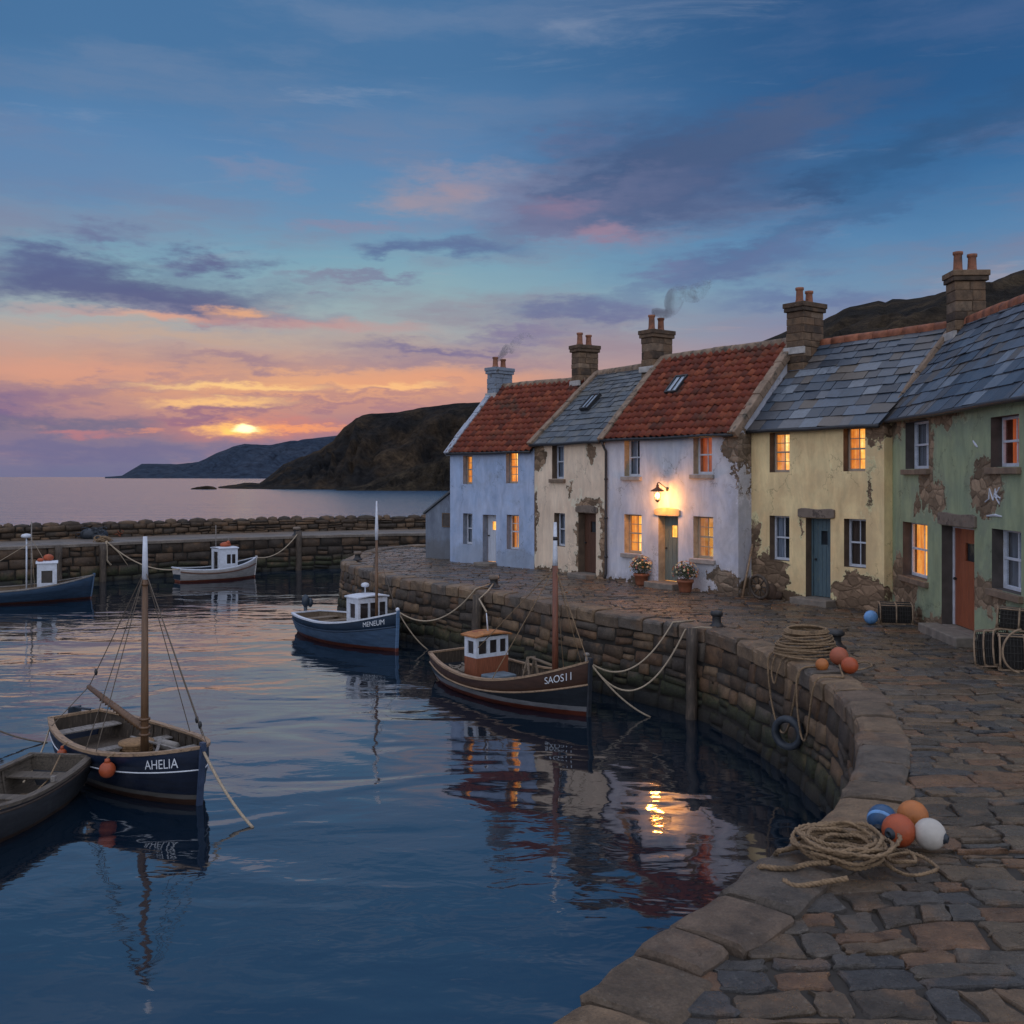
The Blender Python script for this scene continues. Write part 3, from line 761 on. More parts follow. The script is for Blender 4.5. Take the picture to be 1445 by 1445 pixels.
# ------------------------------------------------------------------ breakwater across the harbour mouth
bw = Path(catmull([(-60, 17), (-40, 32), (-23.1, 44.8), (-17.5, 49.4), (-11.5, 53.3), (-4.9, 56), (4, 58), (16, 60)], 0.5))
bwr = Path([tuple(bw.w(s, 0, 0).xy) for s in [i * 0.5 for i in range(int(bw.L / 0.5))]])
BW = thing('breakwater', 'long low stone breakwater with a walkway and rubble parapet across the harbour mouth', 'breakwater', (0, 0, 0))
dark_st = [(0.036, 0.026, 0.019), (0.060, 0.042, 0.030), (0.026, 0.021, 0.018), (0.078, 0.052, 0.035), (0.040, 0.032, 0.027)]
mb = MB(); mb.smooth = True
stone_face(mb, bw, 15, bw.L, -0.05, -2.1, (0.24, 0.55), (0.4, 1.3), 0.05, 0.06, 15)
mb.mi = 1; mb.smooth = False
backing(mb, bw, 0, bw.L, -0.02, -0.03, -4, 0.06)
mb.build('wall', [stonemat('breakwater_stone', dark_st, scale=3, tide=-1.25, bump=0.9), simple('breakwater_mortar', (0.014, 0.012, 0.010), 0.9)], BW)
mb = MB()
n = int(bw.L / 0.5)
V = []
for i in range(n + 1):
    for (o, z) in ((0.10, -0.1), (0.10, 0.02), (0.04, 0.05), (-4.2, 0.05)):
        V.append(bw.w(i * 0.5, o + 0.03 * mn.noise(Vector((i * 0.4, o, 0))), z + 0.02 * mn.noise(Vector((i * 0.3, o, 5)))))
mb.add(V, [(4 * i + k, 4 * i + 4 + k, 4 * i + 5 + k, 4 * i + 1 + k) for i in range(n) for k in range(3)])
mb.build('walkway', stonemat('walkway_stone', [(0.14, 0.125, 0.115)], (0.4, 0.7), 0.9, bump=0.5), BW)
mb = MB(); mb.smooth = True
par = Path([tuple(bw.w(s, -4.1, 0).xy) for s in [i * 0.5 for i in range(int(bw.L / 0.5))]])
stone_face(mb, par, 12, par.L, 0.72, 0.0, (0.2, 0.3), (0.35, 0.95), 0.05, 0.0, 33, 0.05)
R = random.Random(8)
s = 12
while s < par.L:
    l = R.uniform(0.45, 1.2)
    c = par.w(s + l / 2, -0.22, 0.72)
    p_, nn = par.at(s + l / 2)
    M = Matrix.Rotation(atan2(nn.y, nn.x) + pi / 2, 4, 'Z')
    mb.ball(c, 0.5, 8, (l * 1.02, 0.6 * R.uniform(0.9, 1.1), R.uniform(0.22, 0.5)), M)
    s += l * 0.9
mb.mi = 1; mb.smooth = False
backing(mb, par, 0, par.L, 0.0, 0.75, 0.0, 0)
par2 = Path([tuple(bw.w(s, -4.6, 0).xy) for s in [i * 0.5 for i in range(int(bw.L / 0.5))]])
backing(mb, par2, 0, par2.L, 0.0, 0.75, -4.0, 0)
mb.build('parapet', [stonemat('parapet_rubble', [(0.05, 0.036, 0.026), (0.08, 0.056, 0.038), (0.042, 0.034, 0.028), (0.095, 0.066, 0.044)], scale=3, bump=0.9), simple('parapet_core', (0.025, 0.02, 0.016), 0.9)], BW)

# ================================================================== HOUSES
class House:
    def __init__(s, name, label, A, B, ze, zr, h, pl, pr, wallmat, revmat, roof, ov=0.14, grow=0.0, deep=2.0):
        s.A, s.B = P(*A), P(*B)
        s.u = (s.B - s.A).normalized()
        s.n = Vector((-s.u.y, s.u.x, 0))
        s.W = (s.B - s.A).length + grow
        s.ze, s.zr, s.h, s.pl, s.pr, s.ov = ze, zr, h, pl, pr, ov
        s.rz = atan2(s.u.y, s.u.x)
        s.root = thing(name, label, 'house', s.A, s.rz, 'row of old harbour cottages')
        s.wm, s.rm, s.roofmat = wallmat, revmat, roof
        s.holes = []
        s.a = atan2(zr - ze, h)
        s.D = deep * h
    def fu(s, px):
        k = (px - CX) / F
        return (k * s.A.y - s.A.x) / (s.u.x - k * s.u.y)
    def fz(s, u, py):
        return CZ - (py - HOR) * (s.A.y + u * s.u.y) / F
    def rect(s, x0, y0, x1, y1):
        u0, u1 = s.fu(x0), s.fu(x1)
        m = (u0 + u1) / 2
        return u0, u1, s.fz(m, y1), s.fz(m, y0)
    def loc(s, p):
        d = p - s.A
        return Vector((d.dot(s.u), d.dot(s.n), p.z))
    def xl(s, y): return s.pl * y + 0.006
    def xr(s, y): return s.W + s.pr * y - 0.006
    def walls(s, zb=-0.05):
        mb = MB()
        xs = sorted({0.006, s.W - 0.006} | {q for hl in s.holes for q in hl[:2]})
        zs = sorted({zb, s.ze - 0.03} | {q for hl in s.holes for q in hl[2:4]})
        for i in range(len(xs) - 1):
            for j in range(len(zs) - 1):
                cx_, cz_ = (xs[i] + xs[i + 1]) / 2, (zs[j] + zs[j + 1]) / 2
                if any(q[0] < cx_ < q[1] and q[2] < cz_ < q[3] for q in s.holes):
                    continue
                mb.quad((xs[i], 0, zs[j]), (xs[i + 1], 0, zs[j]), (xs[i + 1], 0, zs[j + 1]), (xs[i], 0, zs[j + 1]))
        D, h = s.D, s.h
        for xf in (s.xl, s.xr):
            mb.add([(xf(0), 0, zb), (xf(D), D, zb), (xf(D), D, s.ze - 0.03), (xf(h), h, s.zr - 0.05), (xf(0), 0, s.ze - 0.03)], [(0, 1, 2, 3, 4)])
        mb.quad((s.xl(D), D, zb), (s.xr(D), D, zb), (s.xr(D), D, s.ze - 0.03), (s.xl(D), D, s.ze - 0.03))
        mb.mi = 1
        for (x0, x1, z0, z1, dp) in s.holes:
            mb.quad((x0, 0, z0), (x0, dp, z0), (x0, dp, z1), (x0, 0, z1))
            mb.quad((x1, 0, z0), (x1, dp, z0), (x1, dp, z1), (x1, 0, z1))
            mb.quad((x0, 0, z1), (x1, 0, z1), (x1, dp, z1), (x0, dp, z1))
            mb.quad((x0, 0, z0), (x1, 0, z0), (x1, dp, z0), (x0, dp, z0))
        o = mb.build('wall', [s.wm, s.rm], s.root)
        # real building wobble is far below a pixel; keep the faces flat and welded
        return o
    def window(s, px, style='unlit', layout='two', sill=None, r=0.2, frame='white'):
        x0, x1, z0, z1 = s.rect(*px)
        s.holes.append((x0, x1, z0, z1, r + 0.2))
        wd, ht = x1 - x0, z1 - z0
        fm = MAT[frame]
        mb = MB()
        e = 0.002
        fw = 0.05
        ya, yb = r, r + 0.055
        X0, X1, Z0, Z1 = x0 + e, x1 - e, z0 + e, z1 - e
        mb.box(X0, X0 + fw, ya, yb, Z0, Z1); mb.box(X1 - fw, X1, ya, yb, Z0, Z1)
        mb.box(X0 + fw, X1 - fw, ya, yb, Z0, Z0 + fw * 1.3); mb.box(X0 + fw, X1 - fw, ya, yb, Z1 - fw, Z1)
        zm = (Z0 + Z1) / 2 + 0.01
        mb.box(X0 + fw, X1 - fw, ya + 0.006, yb - 0.004, zm - 0.022, zm + 0.022)
        xm = (x0 + x1) / 2
        ix0, ix1 = X0 + fw, X1 - fw
        bars_z = [(Z0 + fw * 1.3, zm - 0.022, ya + 0.02), (zm + 0.022, Z1 - fw, ya + 0.012)]
        for k, (za, zb, yy) in enumerate(bars_z):
            mb.box(xm - 0.012, xm + 0.012, yy, yy + 0.025, za, zb)
            if layout == 'small' or (layout == 'upper' and k == 1):
                zq = (za + zb) / 2
                mb.box(ix0, xm - 0.012, yy + 0.003, yy + 0.023, zq - 0.011, zq + 0.011)
                mb.box(xm + 0.012, ix1, yy + 0.003, yy + 0.023, zq - 0.011, zq + 0.011)
        o = mb.build('window', fm, s.root, bevel=0.004)
        mb = MB()
        mb.quad((ix0, r + 0.04, Z0 + fw), (ix1, r + 0.04, Z0 + fw), (ix1, r + 0.04, Z1 - fw), (ix0, r + 0.04, Z1 - fw))
        mb.build('pane', MAT['glass'], o)
        # the curtain or the room behind
        mb = MB()
        cy = r + 0.15
        cm = {'lit': 'lit', 'lit_soft': 'lit_soft', 'lit_red': 'lit_red', 'unlit': 'dark_room', 'blue': 'dark_room', 'brown': 'curtain_brown'}[style]
        mb.quad((x0, r + 0.198, z0), (x1, r + 0.198, z0), (x1, r + 0.198, z1), (x0, r + 0.198, z1))
        if style in ('unlit', 'blue', 'brown', 'lit'):
            mb.mi = 1
            mb.smooth = True
            for (ca, cb) in (((0.0, 0.34), (0.66, 1.0)) if style != 'blue' else ((0.0, 0.46), (0.52, 1.0))):
                n = 14
                V = []
                for i in range(n + 1):
                    f = i / n
                    x = x0 + wd * lerp(ca, cb, f)
                    yy = cy - 0.03 + 0.018 * sin(f * 21)
                    V += [(x, yy, z0 + 0.02), (x, yy, z1 - 0.02)]
                mb.add(V, [(2 * i, 2 * i + 2, 2 * i + 3, 2 * i + 1) for i in range(n)])
        c2 = {'unlit': 'curtain', 'blue': 'curtain', 'brown': 'curtain_brown', 'lit': 'lit_soft'}.get(style, cm)
        mb.build('curtain', [MAT[cm], MAT[c2]], o)
        if sill:
            mb = MB()
            mb.box(x0 - 0.09, x1 + 0.09, -0.09, 0.02, z0 - 0.13, z0 - 0.012)
            mb.build('sill', MAT[sill], o, bevel=0.012)
        return o
    def door(s, px, mat, stepz=0.16, r=0.24, glazing=None, frame=None, lintel=None, step=True, stepmat='step', steppad=0.18, lit=False, handle_left=True):
        x0, x1, z0, z1 = s.rect(*px)
        z0 = stepz
        s.holes.append((x0, x1, 0.0, z1, r + 0.12))
        e = 0.003
        fw = 0.05
        if frame:
            mb = MB()
            mb.box(x0 + e, x0 + fw, r - 0.02, r + 0.06, z0, z1 - e); mb.box(x1 - fw, x1 - e, r - 0.02, r + 0.06, z0, z1 - e)
            mb.box(x0 + fw, x1 - fw, r - 0.02, r + 0.06, z1 - fw, z1 - e)
            mb.build('door_frame', MAT[frame], s.root, bevel=0.005)
        else:
            fw = 0.01
        X0, X1, Z1 = x0 + fw, x1 - fw, z1 - fw
        mb = MB()
        n = 5
        gx0, gx1, gz0, gz1 = X0 + (X1 - X0) * 0.36, X0 + (X1 - X0) * 0.66, z0 + (Z1 - z0) * 0.68, z0 + (Z1 - z0) * 0.86
        cuts = [X0 + (X1 - X0) * i / n for i in range(n + 1)]
        for i in range(n):
            a, c = cuts[i] + 0.003, cuts[i + 1] - 0.003
            segs = [(z0 + 0.008, Z1)]
            if glazing and c > gx0 and a < gx1:
                segs = [(z0 + 0.008, gz0), (gz1, Z1)]
                if a < gx0: mb.box(a, gx0, r + 0.012, r + 0.05, gz0, gz1)
                if c > gx1: mb.box(gx1, c, r + 0.012, r + 0.05, gz0, gz1)
            for (za, zb) in segs:
                mb.box(a, c, r + 0.012, r + 0.05, za, zb)
        d = mb.build('door', MAT[mat], s.root, bevel=0.006)
        mb = MB()
        mb.quad((x0, r + 0.055, 0.0), (x1, r + 0.055, 0.0), (x1, r + 0.055, z1), (x0, r + 0.055, z1))
        mb.build('door_back', MAT['lit'] if lit else MAT['dark_room'], d)
        if glazing:
            mb = MB()
            mb.quad((gx0 - 0.004, r + 0.03, gz0), (gx1 + 0.004, r + 0.03, gz0), (gx1 + 0.004, r + 0.03, gz1), (gx0 - 0.004, r + 0.03, gz1))
            mb.build('pane', MAT['glass'], d)
            mb = MB()
            for (a, b_, c, e_) in ((gx0 - 0.03, gx0, gz0 - 0.03, gz1 + 0.03), (gx1, gx1 + 0.03, gz0 - 0.03, gz1 + 0.03), (gx0, gx1, gz0 - 0.03, gz0), (gx0, gx1, gz1, gz1 + 0.03)):
                mb.box(a, b_, r + 0.002, r + 0.02, c, e_)
            mb.build('glazing_bead', MAT[mat], d)
        mb = MB(); mb.smooth = True
        hx = X0 + 0.09 if handle_left else X1 - 0.09
        mb.ball((hx, r - 0.03, z0 + 0.95), 0.032, 10)
        mb.tube([(hx, r - 0.02, z0 + 0.95), (hx, r + 0.015, z0 + 0.95)], 0.014, 8)
        mb.build('handle', MAT['iron'], d)
        if lintel:
            mb = MB()
            pl_, th, pr_ = lintel[1], lintel[2], lintel[3]
            xa, xb = x0 - pl_, x1 + pr_
            N_ = 10
            V = []
            for i in range(N_ + 1):
                f = i / N_
                x = lerp(xa, xb, f)
                rise = (0.05 * sin(pi * f) if lintel[4] else 0.012 * sin(9 * f))
                k = 0.02 if i in (0, N_) else 0.0
                V += [(x, -0.055, z1 + 0.01 + k), (x, 0.03, z1 + 0.01 + k), (x, 0.03, z1 + th + rise - k), (x, -0.055, z1 + th + rise - k)]
            mb.add(V, [(4 * i + k, 4 * i + 4 + k, 4 * i + 4 + (k + 1) % 4, 4 * i + (k + 1) % 4) for i in range(N_) for k in range(4)] + [(0, 1, 2, 3), tuple(4 * N_ + k for k in (3, 2, 1, 0))])
            mb.build('lintel', MAT[lintel[0]], s.root, bevel=0.015)
        if step:
            mb = MB()
            mb.box(x0 - steppad, x1 + steppad, -0.42, -0.004, -0.05, stepz)
            mb.box(x0 + 0.004, x1 - 0.004, -0.004, r + 0.05, -0.03, stepz - 0.002)
            mb.build('doorstep', MAT[stepmat], s.root, bevel=0.025)
        return x0, x1, z0, z1
    # ---- roofs: v runs up the slope from the eaves, t out of the roof
    def rp(s, x, v, t=0.0):
        y = -s.ov + v * cos(s.a)
        z = s.ze - s.ov * math.tan(s.a) + v * sin(s.a)
        wob = 0.022 * mn.noise(Vector((x * 0.45 + s.A.x, v * 0.6, 1.3)))
        t += wob
        return Vector((x, y - sin(s.a) * t, z + cos(s.a) * t))
    def roof(s, kind, ridge='skew', seed=1, skews=(), skewmat='skew', gap=0.10):
        R = random.Random(seed)
        VL = (s.h + s.ov) / cos(s.a)
        yv = lambda v: -s.ov + v * cos(s.a)
        def lim(x, v):
            y = yv(v)
            return min(max(x, s.xl(max(y, 0)) + 0.004), s.xr(max(y, 0)) - 0.004)
        mb = MB()
        if kind == 'pantile':
            pw, ex = 0.25, 0.30
            nc = int(VL / ex) + 1
            ex = VL / nc
            xa, xb = min(0, s.pl * s.h) - 0.3, s.W + max(0, s.pr * s.h) + 0.3
            prof = [(0, 0.0), (0.14, 0.038), (0.30, 0.052), (0.46, 0.034), (0.6, 0.004), (0.78, -0.012), (1.0, 0.0)]
            mb.smooth = True
            for c in range(nc):
                for i in range(int((xb - xa) / pw)):
                    x0 = xa + i * pw
                    v0, v1 = c * ex, (c + 1) * ex + 0.03
                    if x0 + pw < s.xl(max(0, yv(v0))) + 0.02 or x0 > s.xr(max(0, yv(v0))) - 0.02:
                        continue
                    jx, jt, jr, jv = R.gauss(0, 0.006), R.gauss(0, 0.006), R.gauss(0, 0.012), R.gauss(0, 0.008)
                    V = []
                    for (vv, base) in ((v0 + jv, 0.045), (v1, 0.012)):
                        for (f, z) in prof:
                            V.append(s.rp(lim(x0 + f * pw + jx, vv), vv, 0.055 + base + z * 1.1 + jt + jr * (f - 0.5)))
                    for (f, z) in prof:
                        V.append(s.rp(lim(x0 + f * pw + jx, v0), v0 + jv + 0.004, 0.055 + 0.018 + z * 1.1 + jt + jr * (f - 0.5)))
                    n = len(prof)
                    mb.add(V, [(k, k + 1, n + k + 1, n + k) for k in range(n - 1)] + [(2 * n + k, 2 * n + k + 1, k + 1, k) for k in range(n - 1)])
        else:
            ex0 = 0.34 if kind == 'slate' else 0.27
            v = 0.0
            c = 0
            while v < VL - 0.02:
                ex = ex0 * lerp(1.12, 0.72, v / VL)
                x = min(0, s.pl * s.h) - 0.3 - R.uniform(0, 0.4)
                while x < s.W + max(0, s.pr * s.h) + 0.3:
                    wd = R.uniform(0.28, 0.72) if kind == 'slate' else R.uniform(0.22, 0.46)
                    v0, v1 = v + R.gauss(0, 0.010), min(v + ex + 0.05, VL)
                    if R.random() < 0.03: v0 -= 0.03
                    xa, xb = lim(x + 0.005, max(v, 0)), lim(x + wd - 0.005, max(v, 0))
                    if xb - xa > 0.03:
                        xc, xd = lim(x + 0.005, v1), lim(x + wd - 0.005, v1)
                        if xd - xc < 0.02: xc, xd = min(xa, xc), min(xa, xc) + 0.02
                        tl, tr, tt = R.gauss(0, 0.006), R.gauss(0, 0.006), 0.022
                        sk = R.gauss(0, 0.006)
                        tb = 0.05
                        ch = min(0.04, (xb - xa) * 0.3) * R.uniform(0, 1)
                        top = [s.rp(xa + ch, v0 + sk, tb + 0.03 + tl), s.rp(xb - ch, v0 - sk, tb + 0.03 + tr), s.rp(xb, v0 - sk + ch * .8, tb + 0.03 + tr), s.rp(xd, v1, tb + 0.004 + tr), s.rp(xc, v1, tb + 0.004 + tl), s.rp(xa, v0 + sk + ch * .8, tb + 0.03 + tl)]
                        bot = [s.rp(xa + ch, v0 + sk + .004, tb + 0.03 + tl - tt), s.rp(xb - ch, v0 - sk + .004, tb + 0.03 + tr - tt), s.rp(xb - .003, v0 - sk + ch * .8, tb + 0.03 + tr - tt), s.rp(xd - .003, v1, tb + tr - tt), s.rp(xc + .003, v1, tb + tl - tt), s.rp(xa + .003, v0 + sk + ch * .8, tb + 0.03 + tl - tt)]
                        mb.add(top + bot, [(0, 1, 2, 3, 4, 5), (0, 6, 7, 1), (1, 7, 8, 2), (2, 8, 9, 3), (4, 10, 11, 5), (5, 11, 6, 0)])
                    x += wd
                v += ex
                c += 1
        tm = {'pantile': 'pantile', 'slate': 'slate', 'slate_old': 'slate_old'}[s.roofmat]
        mb.mi = 1; mb.smooth = False
        yb = s.D + s.ov
        # under-deck of both slopes, and the far slope
        def L3(y, dz): return s.ze + (y if y <= s.h else 2 * s.h - y) * math.tan(s.a) + dz
        for (dz, mi) in ((0.025, 1),):
            pts = [-s.ov, s.h]
            mb.quad((s.xl(0), -s.ov, L3(-s.ov, dz)), (s.xr(0), -s.ov, L3(-s.ov, dz)), (s.xr(s.h), s.h, L3(s.h, dz)), (s.xl(s.h), s.h, L3(s.h, dz)))
            mb.mi = 0
            mb.quad((s.xl(s.h), s.h, L3(s.h, dz)), (s.xr(s.h), s.h, L3(s.h, dz)), (s.xr(yb), yb, L3(yb, dz)), (s.xl(yb), yb, L3(yb, dz)))
        s.roofo = mb.build('roof', [MAT[tm], MAT['deck']], s.root)
        # ridge tiles
        mb = MB(); mb.smooth = True
        n = max(4, int((s.xr(s.h) - s.xl(s.h)) / 0.42))
        for i in range(n):
            xa = lerp(s.xl(s.h), s.xr(s.h), i / n) + 0.006; xb = lerp(s.xl(s.h), s.xr(s.h), (i + 1) / n) - 0.006
            dz = R.gauss(0, 0.007)
            wob = lambda x: 0.02 * mn.noise(Vector((x * 0.45 + s.A.x, VL * 0.6, 1.3)))
            V = []
            for x in (xa, xb):
                for k in range(9):
                    q = pi * (k / 8) 
                    V.append((x, s.h - 0.155 * cos(q), s.zr + 0.02 + 0.135 * sin(q) + dz + wob(x)))
            V += [(xa, s.h - 0.155, s.zr - 0.06), (xa, s.h + 0.155, s.zr - 0.06), (xb, s.h - 0.155, s.zr - 0.06), (xb, s.h + 0.155, s.zr - 0.06)]
            mb.add(V, [(k, k + 1, 10 + k, 9 + k) for k in range(8)] + [(18, 0, 9, 20), (8, 19, 21, 17), tuple(range(9)) + (19, 18), tuple(range(9, 18)) + (21, 20)])
        mb.build('ridge', MAT['terracotta' if ridge == 'terracotta' else 'skew'], s.roofo)
        # skews: stone copings up the gables
        for side in skews:
            mb = MB()
            R2 = random.Random(seed + side * 7 + 50)
            v = -0.04
            off = gap
            while v < VL + 0.02:
                l = R2.uniform(0.5, 0.85)
                v1 = min(v + l, VL + 0.03)
                y0, y1 = yv(v), yv(v1)
                f = s.xl if side < 0 else s.xr
                x0, x1 = f(max(y0, 0)) , f(y1)
                wi, wo = (0.17, 0.10) if side < 0 else (0.17, 0.10)
                dt = R2.gauss(0, 0.008)
                a_, b_ = (-wo, wi) if side < 0 else (-wi, wo)
                V = []
                for (vv, xx) in ((v + 0.004, x0), (v1 - 0.004, x1)):
                    for (dx, tt) in ((a_, -0.06), (b_, -0.06), (b_, 0.155 + dt), (a_, 0.155 + dt)):
                        V.append(s.rp(xx + dx, vv, tt))
                mb.add(V, [(0, 1, 5, 4), (1, 2, 6, 5), (2, 3, 7, 6), (3, 0, 4, 7), (0, 3, 2, 1), (4, 5, 6, 7)])
                v = v1
            mb.build('skew', MAT[skewmat], s.roofo, bevel=0.02)
        # gutter
        mb = MB(); mb.smooth = True
        g0 = s.rp(s.xl(0), 0, 0)
        zg = s.ze - s.ov * math.tan(s.a) + 0.01
        mb.tube([(lerp(0.02, s.W - 0.02, i / 10), -s.ov - 0.055, zg + 0.01 * sin(i)) for i in range(11)], 0.05, 8)
        mb.build('gutter', MAT['iron'], s.root)
    def downpipe(s, x, top=None):
        mb = MB(); mb.smooth = True
        zg = s.ze - s.ov * math.tan(s.a)
        mb.tube([(x, -s.ov - 0.05, zg), (x, -s.ov - 0.03, zg - 0.12), (x + 0.03, -0.07, zg - 0.32), (x + 0.03, -0.07, 0.2), (x + 0.03, -0.12, 0.05)], 0.04, 8)
        for z in (0.7, 1.9, 3.1):
            mb.tube([(x + 0.03, -0.07, z), (x + 0.03, -0.07, z + 0.06)], 0.055, 8)
        mb.build('downpipe', MAT['iron'], s.root)
    def skylight(s, px, py, w_=0.5, l_=0.75):
        # where the line of sight meets the roof slope
        k, q = (px - CX) / F, (py - HOR) / F
        best = None
        for i in range(4000):
            d = 15 + i * 0.01
            p = s.loc(Vector((k * d, d, CZ - q * d)))
            if p.y > -s.ov and p.z <= s.ze + p.y * math.tan(s.a) + 0.05:
                best = p; break
        v = (best.y + s.ov) / cos(s.a)
        M = Matrix(((1, 0, 0), (0, cos(s.a), sin(s.a)), (0, -sin(s.a), cos(s.a))))  # rows
        R3 = Matrix(((1, 0, 0), (0, cos(s.a), -sin(s.a)), (0, sin(s.a), cos(s.a)))).to_4x4()
        R3.translation = s.rp(best.x, v, 0.13)
        mb = MB()
        f = 0.05
        mb.box(-w_ / 2, w_ / 2, -l_ / 2, -l_ / 2 + f, -0.1, 0.06, R3); mb.box(-w_ / 2, w_ / 2, l_ / 2 - f, l_ / 2, -0.1, 0.06, R3)
        mb.box(-w_ / 2, -w_ / 2 + f, -l_ / 2 + f, l_ / 2 - f, -0.1, 0.06, R3); mb.box(w_ / 2 - f, w_ / 2, -l_ / 2 + f, l_ / 2 - f, -0.1, 0.06, R3)
        mb.box(-0.012, 0.012, -l_ / 2 + f, l_ / 2 - f, -0.02, 0.055, R3)
        o = mb.build('skylight', MAT['iron'], s.roofo)
        mb = MB()
        mb.box(-w_ / 2 + f, w_ / 2 - f, -l_ / 2 + f, l_ / 2 - f, -0.09, 0.02, R3)
        m = MAT.get('sky_glass')
        if not m:
            m = MAT['sky_glass'] = simple('rooflight_sky_tint', (0.30, 0.37, 0.46), 0.15, 0.2, 3, bump=0.05, spec=1.0)  # sky reflection put into the pale base colour of the glass
        mb.build('rooflight', m, s.roofo)
    def chimney(s, px, d, zt, potz, a=0.55, b=0.9, mat='chim', pots='pot', zb=None, cap=None):
        p = s.loc(PD(px, 500, d))
        x, y = p.x, s.h
        zb = s.zr - 0.9 if zb is None else zb
        R = random.Random(int(px))
        mb = MB()
        z = zb
        ztb = zt - 0.25
        while z < ztb - 0.01:
            hh = min(R.uniform(0.17, 0.27), ztb - z)
            k = R.uniform(0.35, 0.65)
            j = R.uniform(-0.008, 0.008)
            for (ya, yb) in ((y - b / 2, y - b / 2 + b * k), (y - b / 2 + b * k, y + b / 2)):
                jj = R.uniform(-0.012, 0.012)
                mb.box(x - a / 2 + jj, x + a / 2 + jj, ya + 0.003 + j, yb - 0.003 + j, z + 0.003, z + hh - 0.003)
            z += hh
        mb.box(x - a / 2 + 0.02, x + a / 2 - 0.02, y - b / 2 + 0.02, y + b / 2 - 0.02, zb, ztb)
        mb.box(x - a / 2 - 0.05, x + a / 2 + 0.05, y - b / 2 - 0.05, y + b / 2 + 0.05, ztb, ztb + 0.11)
        mb.box(x - a / 2 - 0.075, x + a / 2 + 0.075, y - b / 2 - 0.075, y + b / 2 + 0.075, ztb + 0.112, zt)
        o = mb.build('chimney', MAT[mat], s.root, bevel=0.018)
        for i, (yy, hh) in enumerate(((y - b * 0.26, potz - zt), (y + b * 0.2, (potz - zt) * 0.88))):
            mb = MB(); mb.smooth = True
            r = 0.105
            mb.lathe([(r * 1.2, zt - 0.03), (r * 1.15, zt + 0.05), (r, zt + 0.09), (r * 0.9, zt + hh - 0.10), (r * 0.92, zt + hh - 0.08), (r * 1.12, zt + hh - 0.06), (r * 1.12, zt + hh), (r * 0.8, zt + hh), (r * 0.75, zt + hh - 0.15)], 14, Matrix.Translation((x, yy, 0)))
            mb.build('chimney_pot', MAT[pots], o)
        # lead apron at the foot
        zs = s.ze + (y - b / 2) * math.tan(s.a)
        mb = MB()
        mb.box(x - a / 2 - 0.05, x + a / 2 + 0.05, y - b / 2 - 0.06, y - b / 2 + 0.03, zs + 0.05, zs + 0.24)
        mb.build('flashing', MAT['lead'], o, bevel=0.01)
        return s.root.matrix_basis @ Vector((x, y, potz))

t1 = math.tan(radians(7)); t2 = math.tan(radians(2)); t5 = math.tan(radians(18))
pm1 = plaster('render_blue', (0.35, 0.46, 0.68), (0.42, 0.51, 0.71), (0.12, 0.11, 0.10), [(1.2, 0.25, 0.8, 0.45), (3.6, 0.15, 0.9, 0.38)], 0.0, (0.24, 0.28, 0.34), peel=False)
H1 = House('cottage', 'pale blue cottage with a white door and a lean-to store', (635, 792), (754, 803), 4.2, 6.72, 2.45, 0, t1, pm1, MAT['rev_blue'], 'pantile')
H1.window((653.4, 642.7, 666.7, 683), 'lit', 'small', frame='white_lamplit')
H1.window((714, 636, 730.6, 682), 'lit', 'small', frame='white_lamplit')
H1.window((653.4, 724.5, 666.7, 768), 'unlit')
H1.window((715, 726.5, 732, 775.5), 'lit_soft', 'upper', frame='white')
H1.door((681.2, 726.5, 699.9, 797), 'door_white', 0.10, glazing=True, lit=True, stepmat='step', steppad=0.06)
H1.walls()
H1.roof('pantile', 'skew', 3, (-1,), 'skew_blue')
H1.roofskew = None
CH1 = H1.chimney(711, 39.4, 7.5, 7.92, 0.5, 0.92, 'chim_blue', 'pot')
# lean-to store on the left gable
mb = MB()
LX, LY, LD = -2.05, 0.5, 3.2
mb.quad((LX, LY, -0.05), (-0.01, LY, -0.05), (-0.01, LY, 2.85), (LX, LY, 1.74))
mb.quad((LX, LY, -0.05), (LX, LD, -0.05), (LX, LD, 1.74), (LX, LY, 1.74))
mb.quad((LX, LD, -0.05), (-0.01, LD, -0.05), (-0.01, LD, 2.85), (LX, LD, 1.74))
lt = mb.build('lean_to', plaster('render_slate_blue', (0.20, 0.24, 0.31), (0.16, 0.19, 0.25), (0.12, 0.11, 0.10), [(-1.2, 0.1, 1.1, 0.45)], 0.0, (0.13, 0.13, 0.13), peel=False), H1.root)
mb = MB()
mb.add([(LX - 0.08, LY - 0.08, 1.72), (0, LY - 0.08, 2.88), (0, LD + 0.08, 2.88), (LX - 0.08, LD + 0.08, 1.72), (LX - 0.08, LY - 0.08, 1.80), (0, LY - 0.08, 2.96), (0, LD + 0.08, 2.96), (LX - 0.08, LD + 0.08, 1.80)],
       [(0, 1, 2, 3), (4, 5, 6, 7), (0, 1, 5, 4), (1, 2, 6, 5), (2, 3, 7, 6), (3, 0, 4, 7)])
mb.build('lean_to_roof', MAT['slate_old'], H1.root)
mb = MB()
mb.box(-1.02, -0.98, LY - 0.03, LY - 0.002, 1.25, 1.80); mb.box(-0.58, -0.54, LY - 0.03, LY - 0.002, 1.25, 1.80)
mb.box(-0.98, -0.58, LY - 0.03, LY - 0.002, 1.76, 1.80); mb.box(-0.98, -0.58, LY - 0.03, LY - 0.002, 1.25, 1.29)
mb.mi = 1
mb.quad((-0.98, LY - 0.012, 1.29), (-0.58, LY - 0.012, 1.29), (-0.58, LY - 0.012, 1.76), (-0.98, LY - 0.012, 1.76))
mb.build('shuttered_window', [MAT['rev_brown'], MAT['rev_dark']], lt)

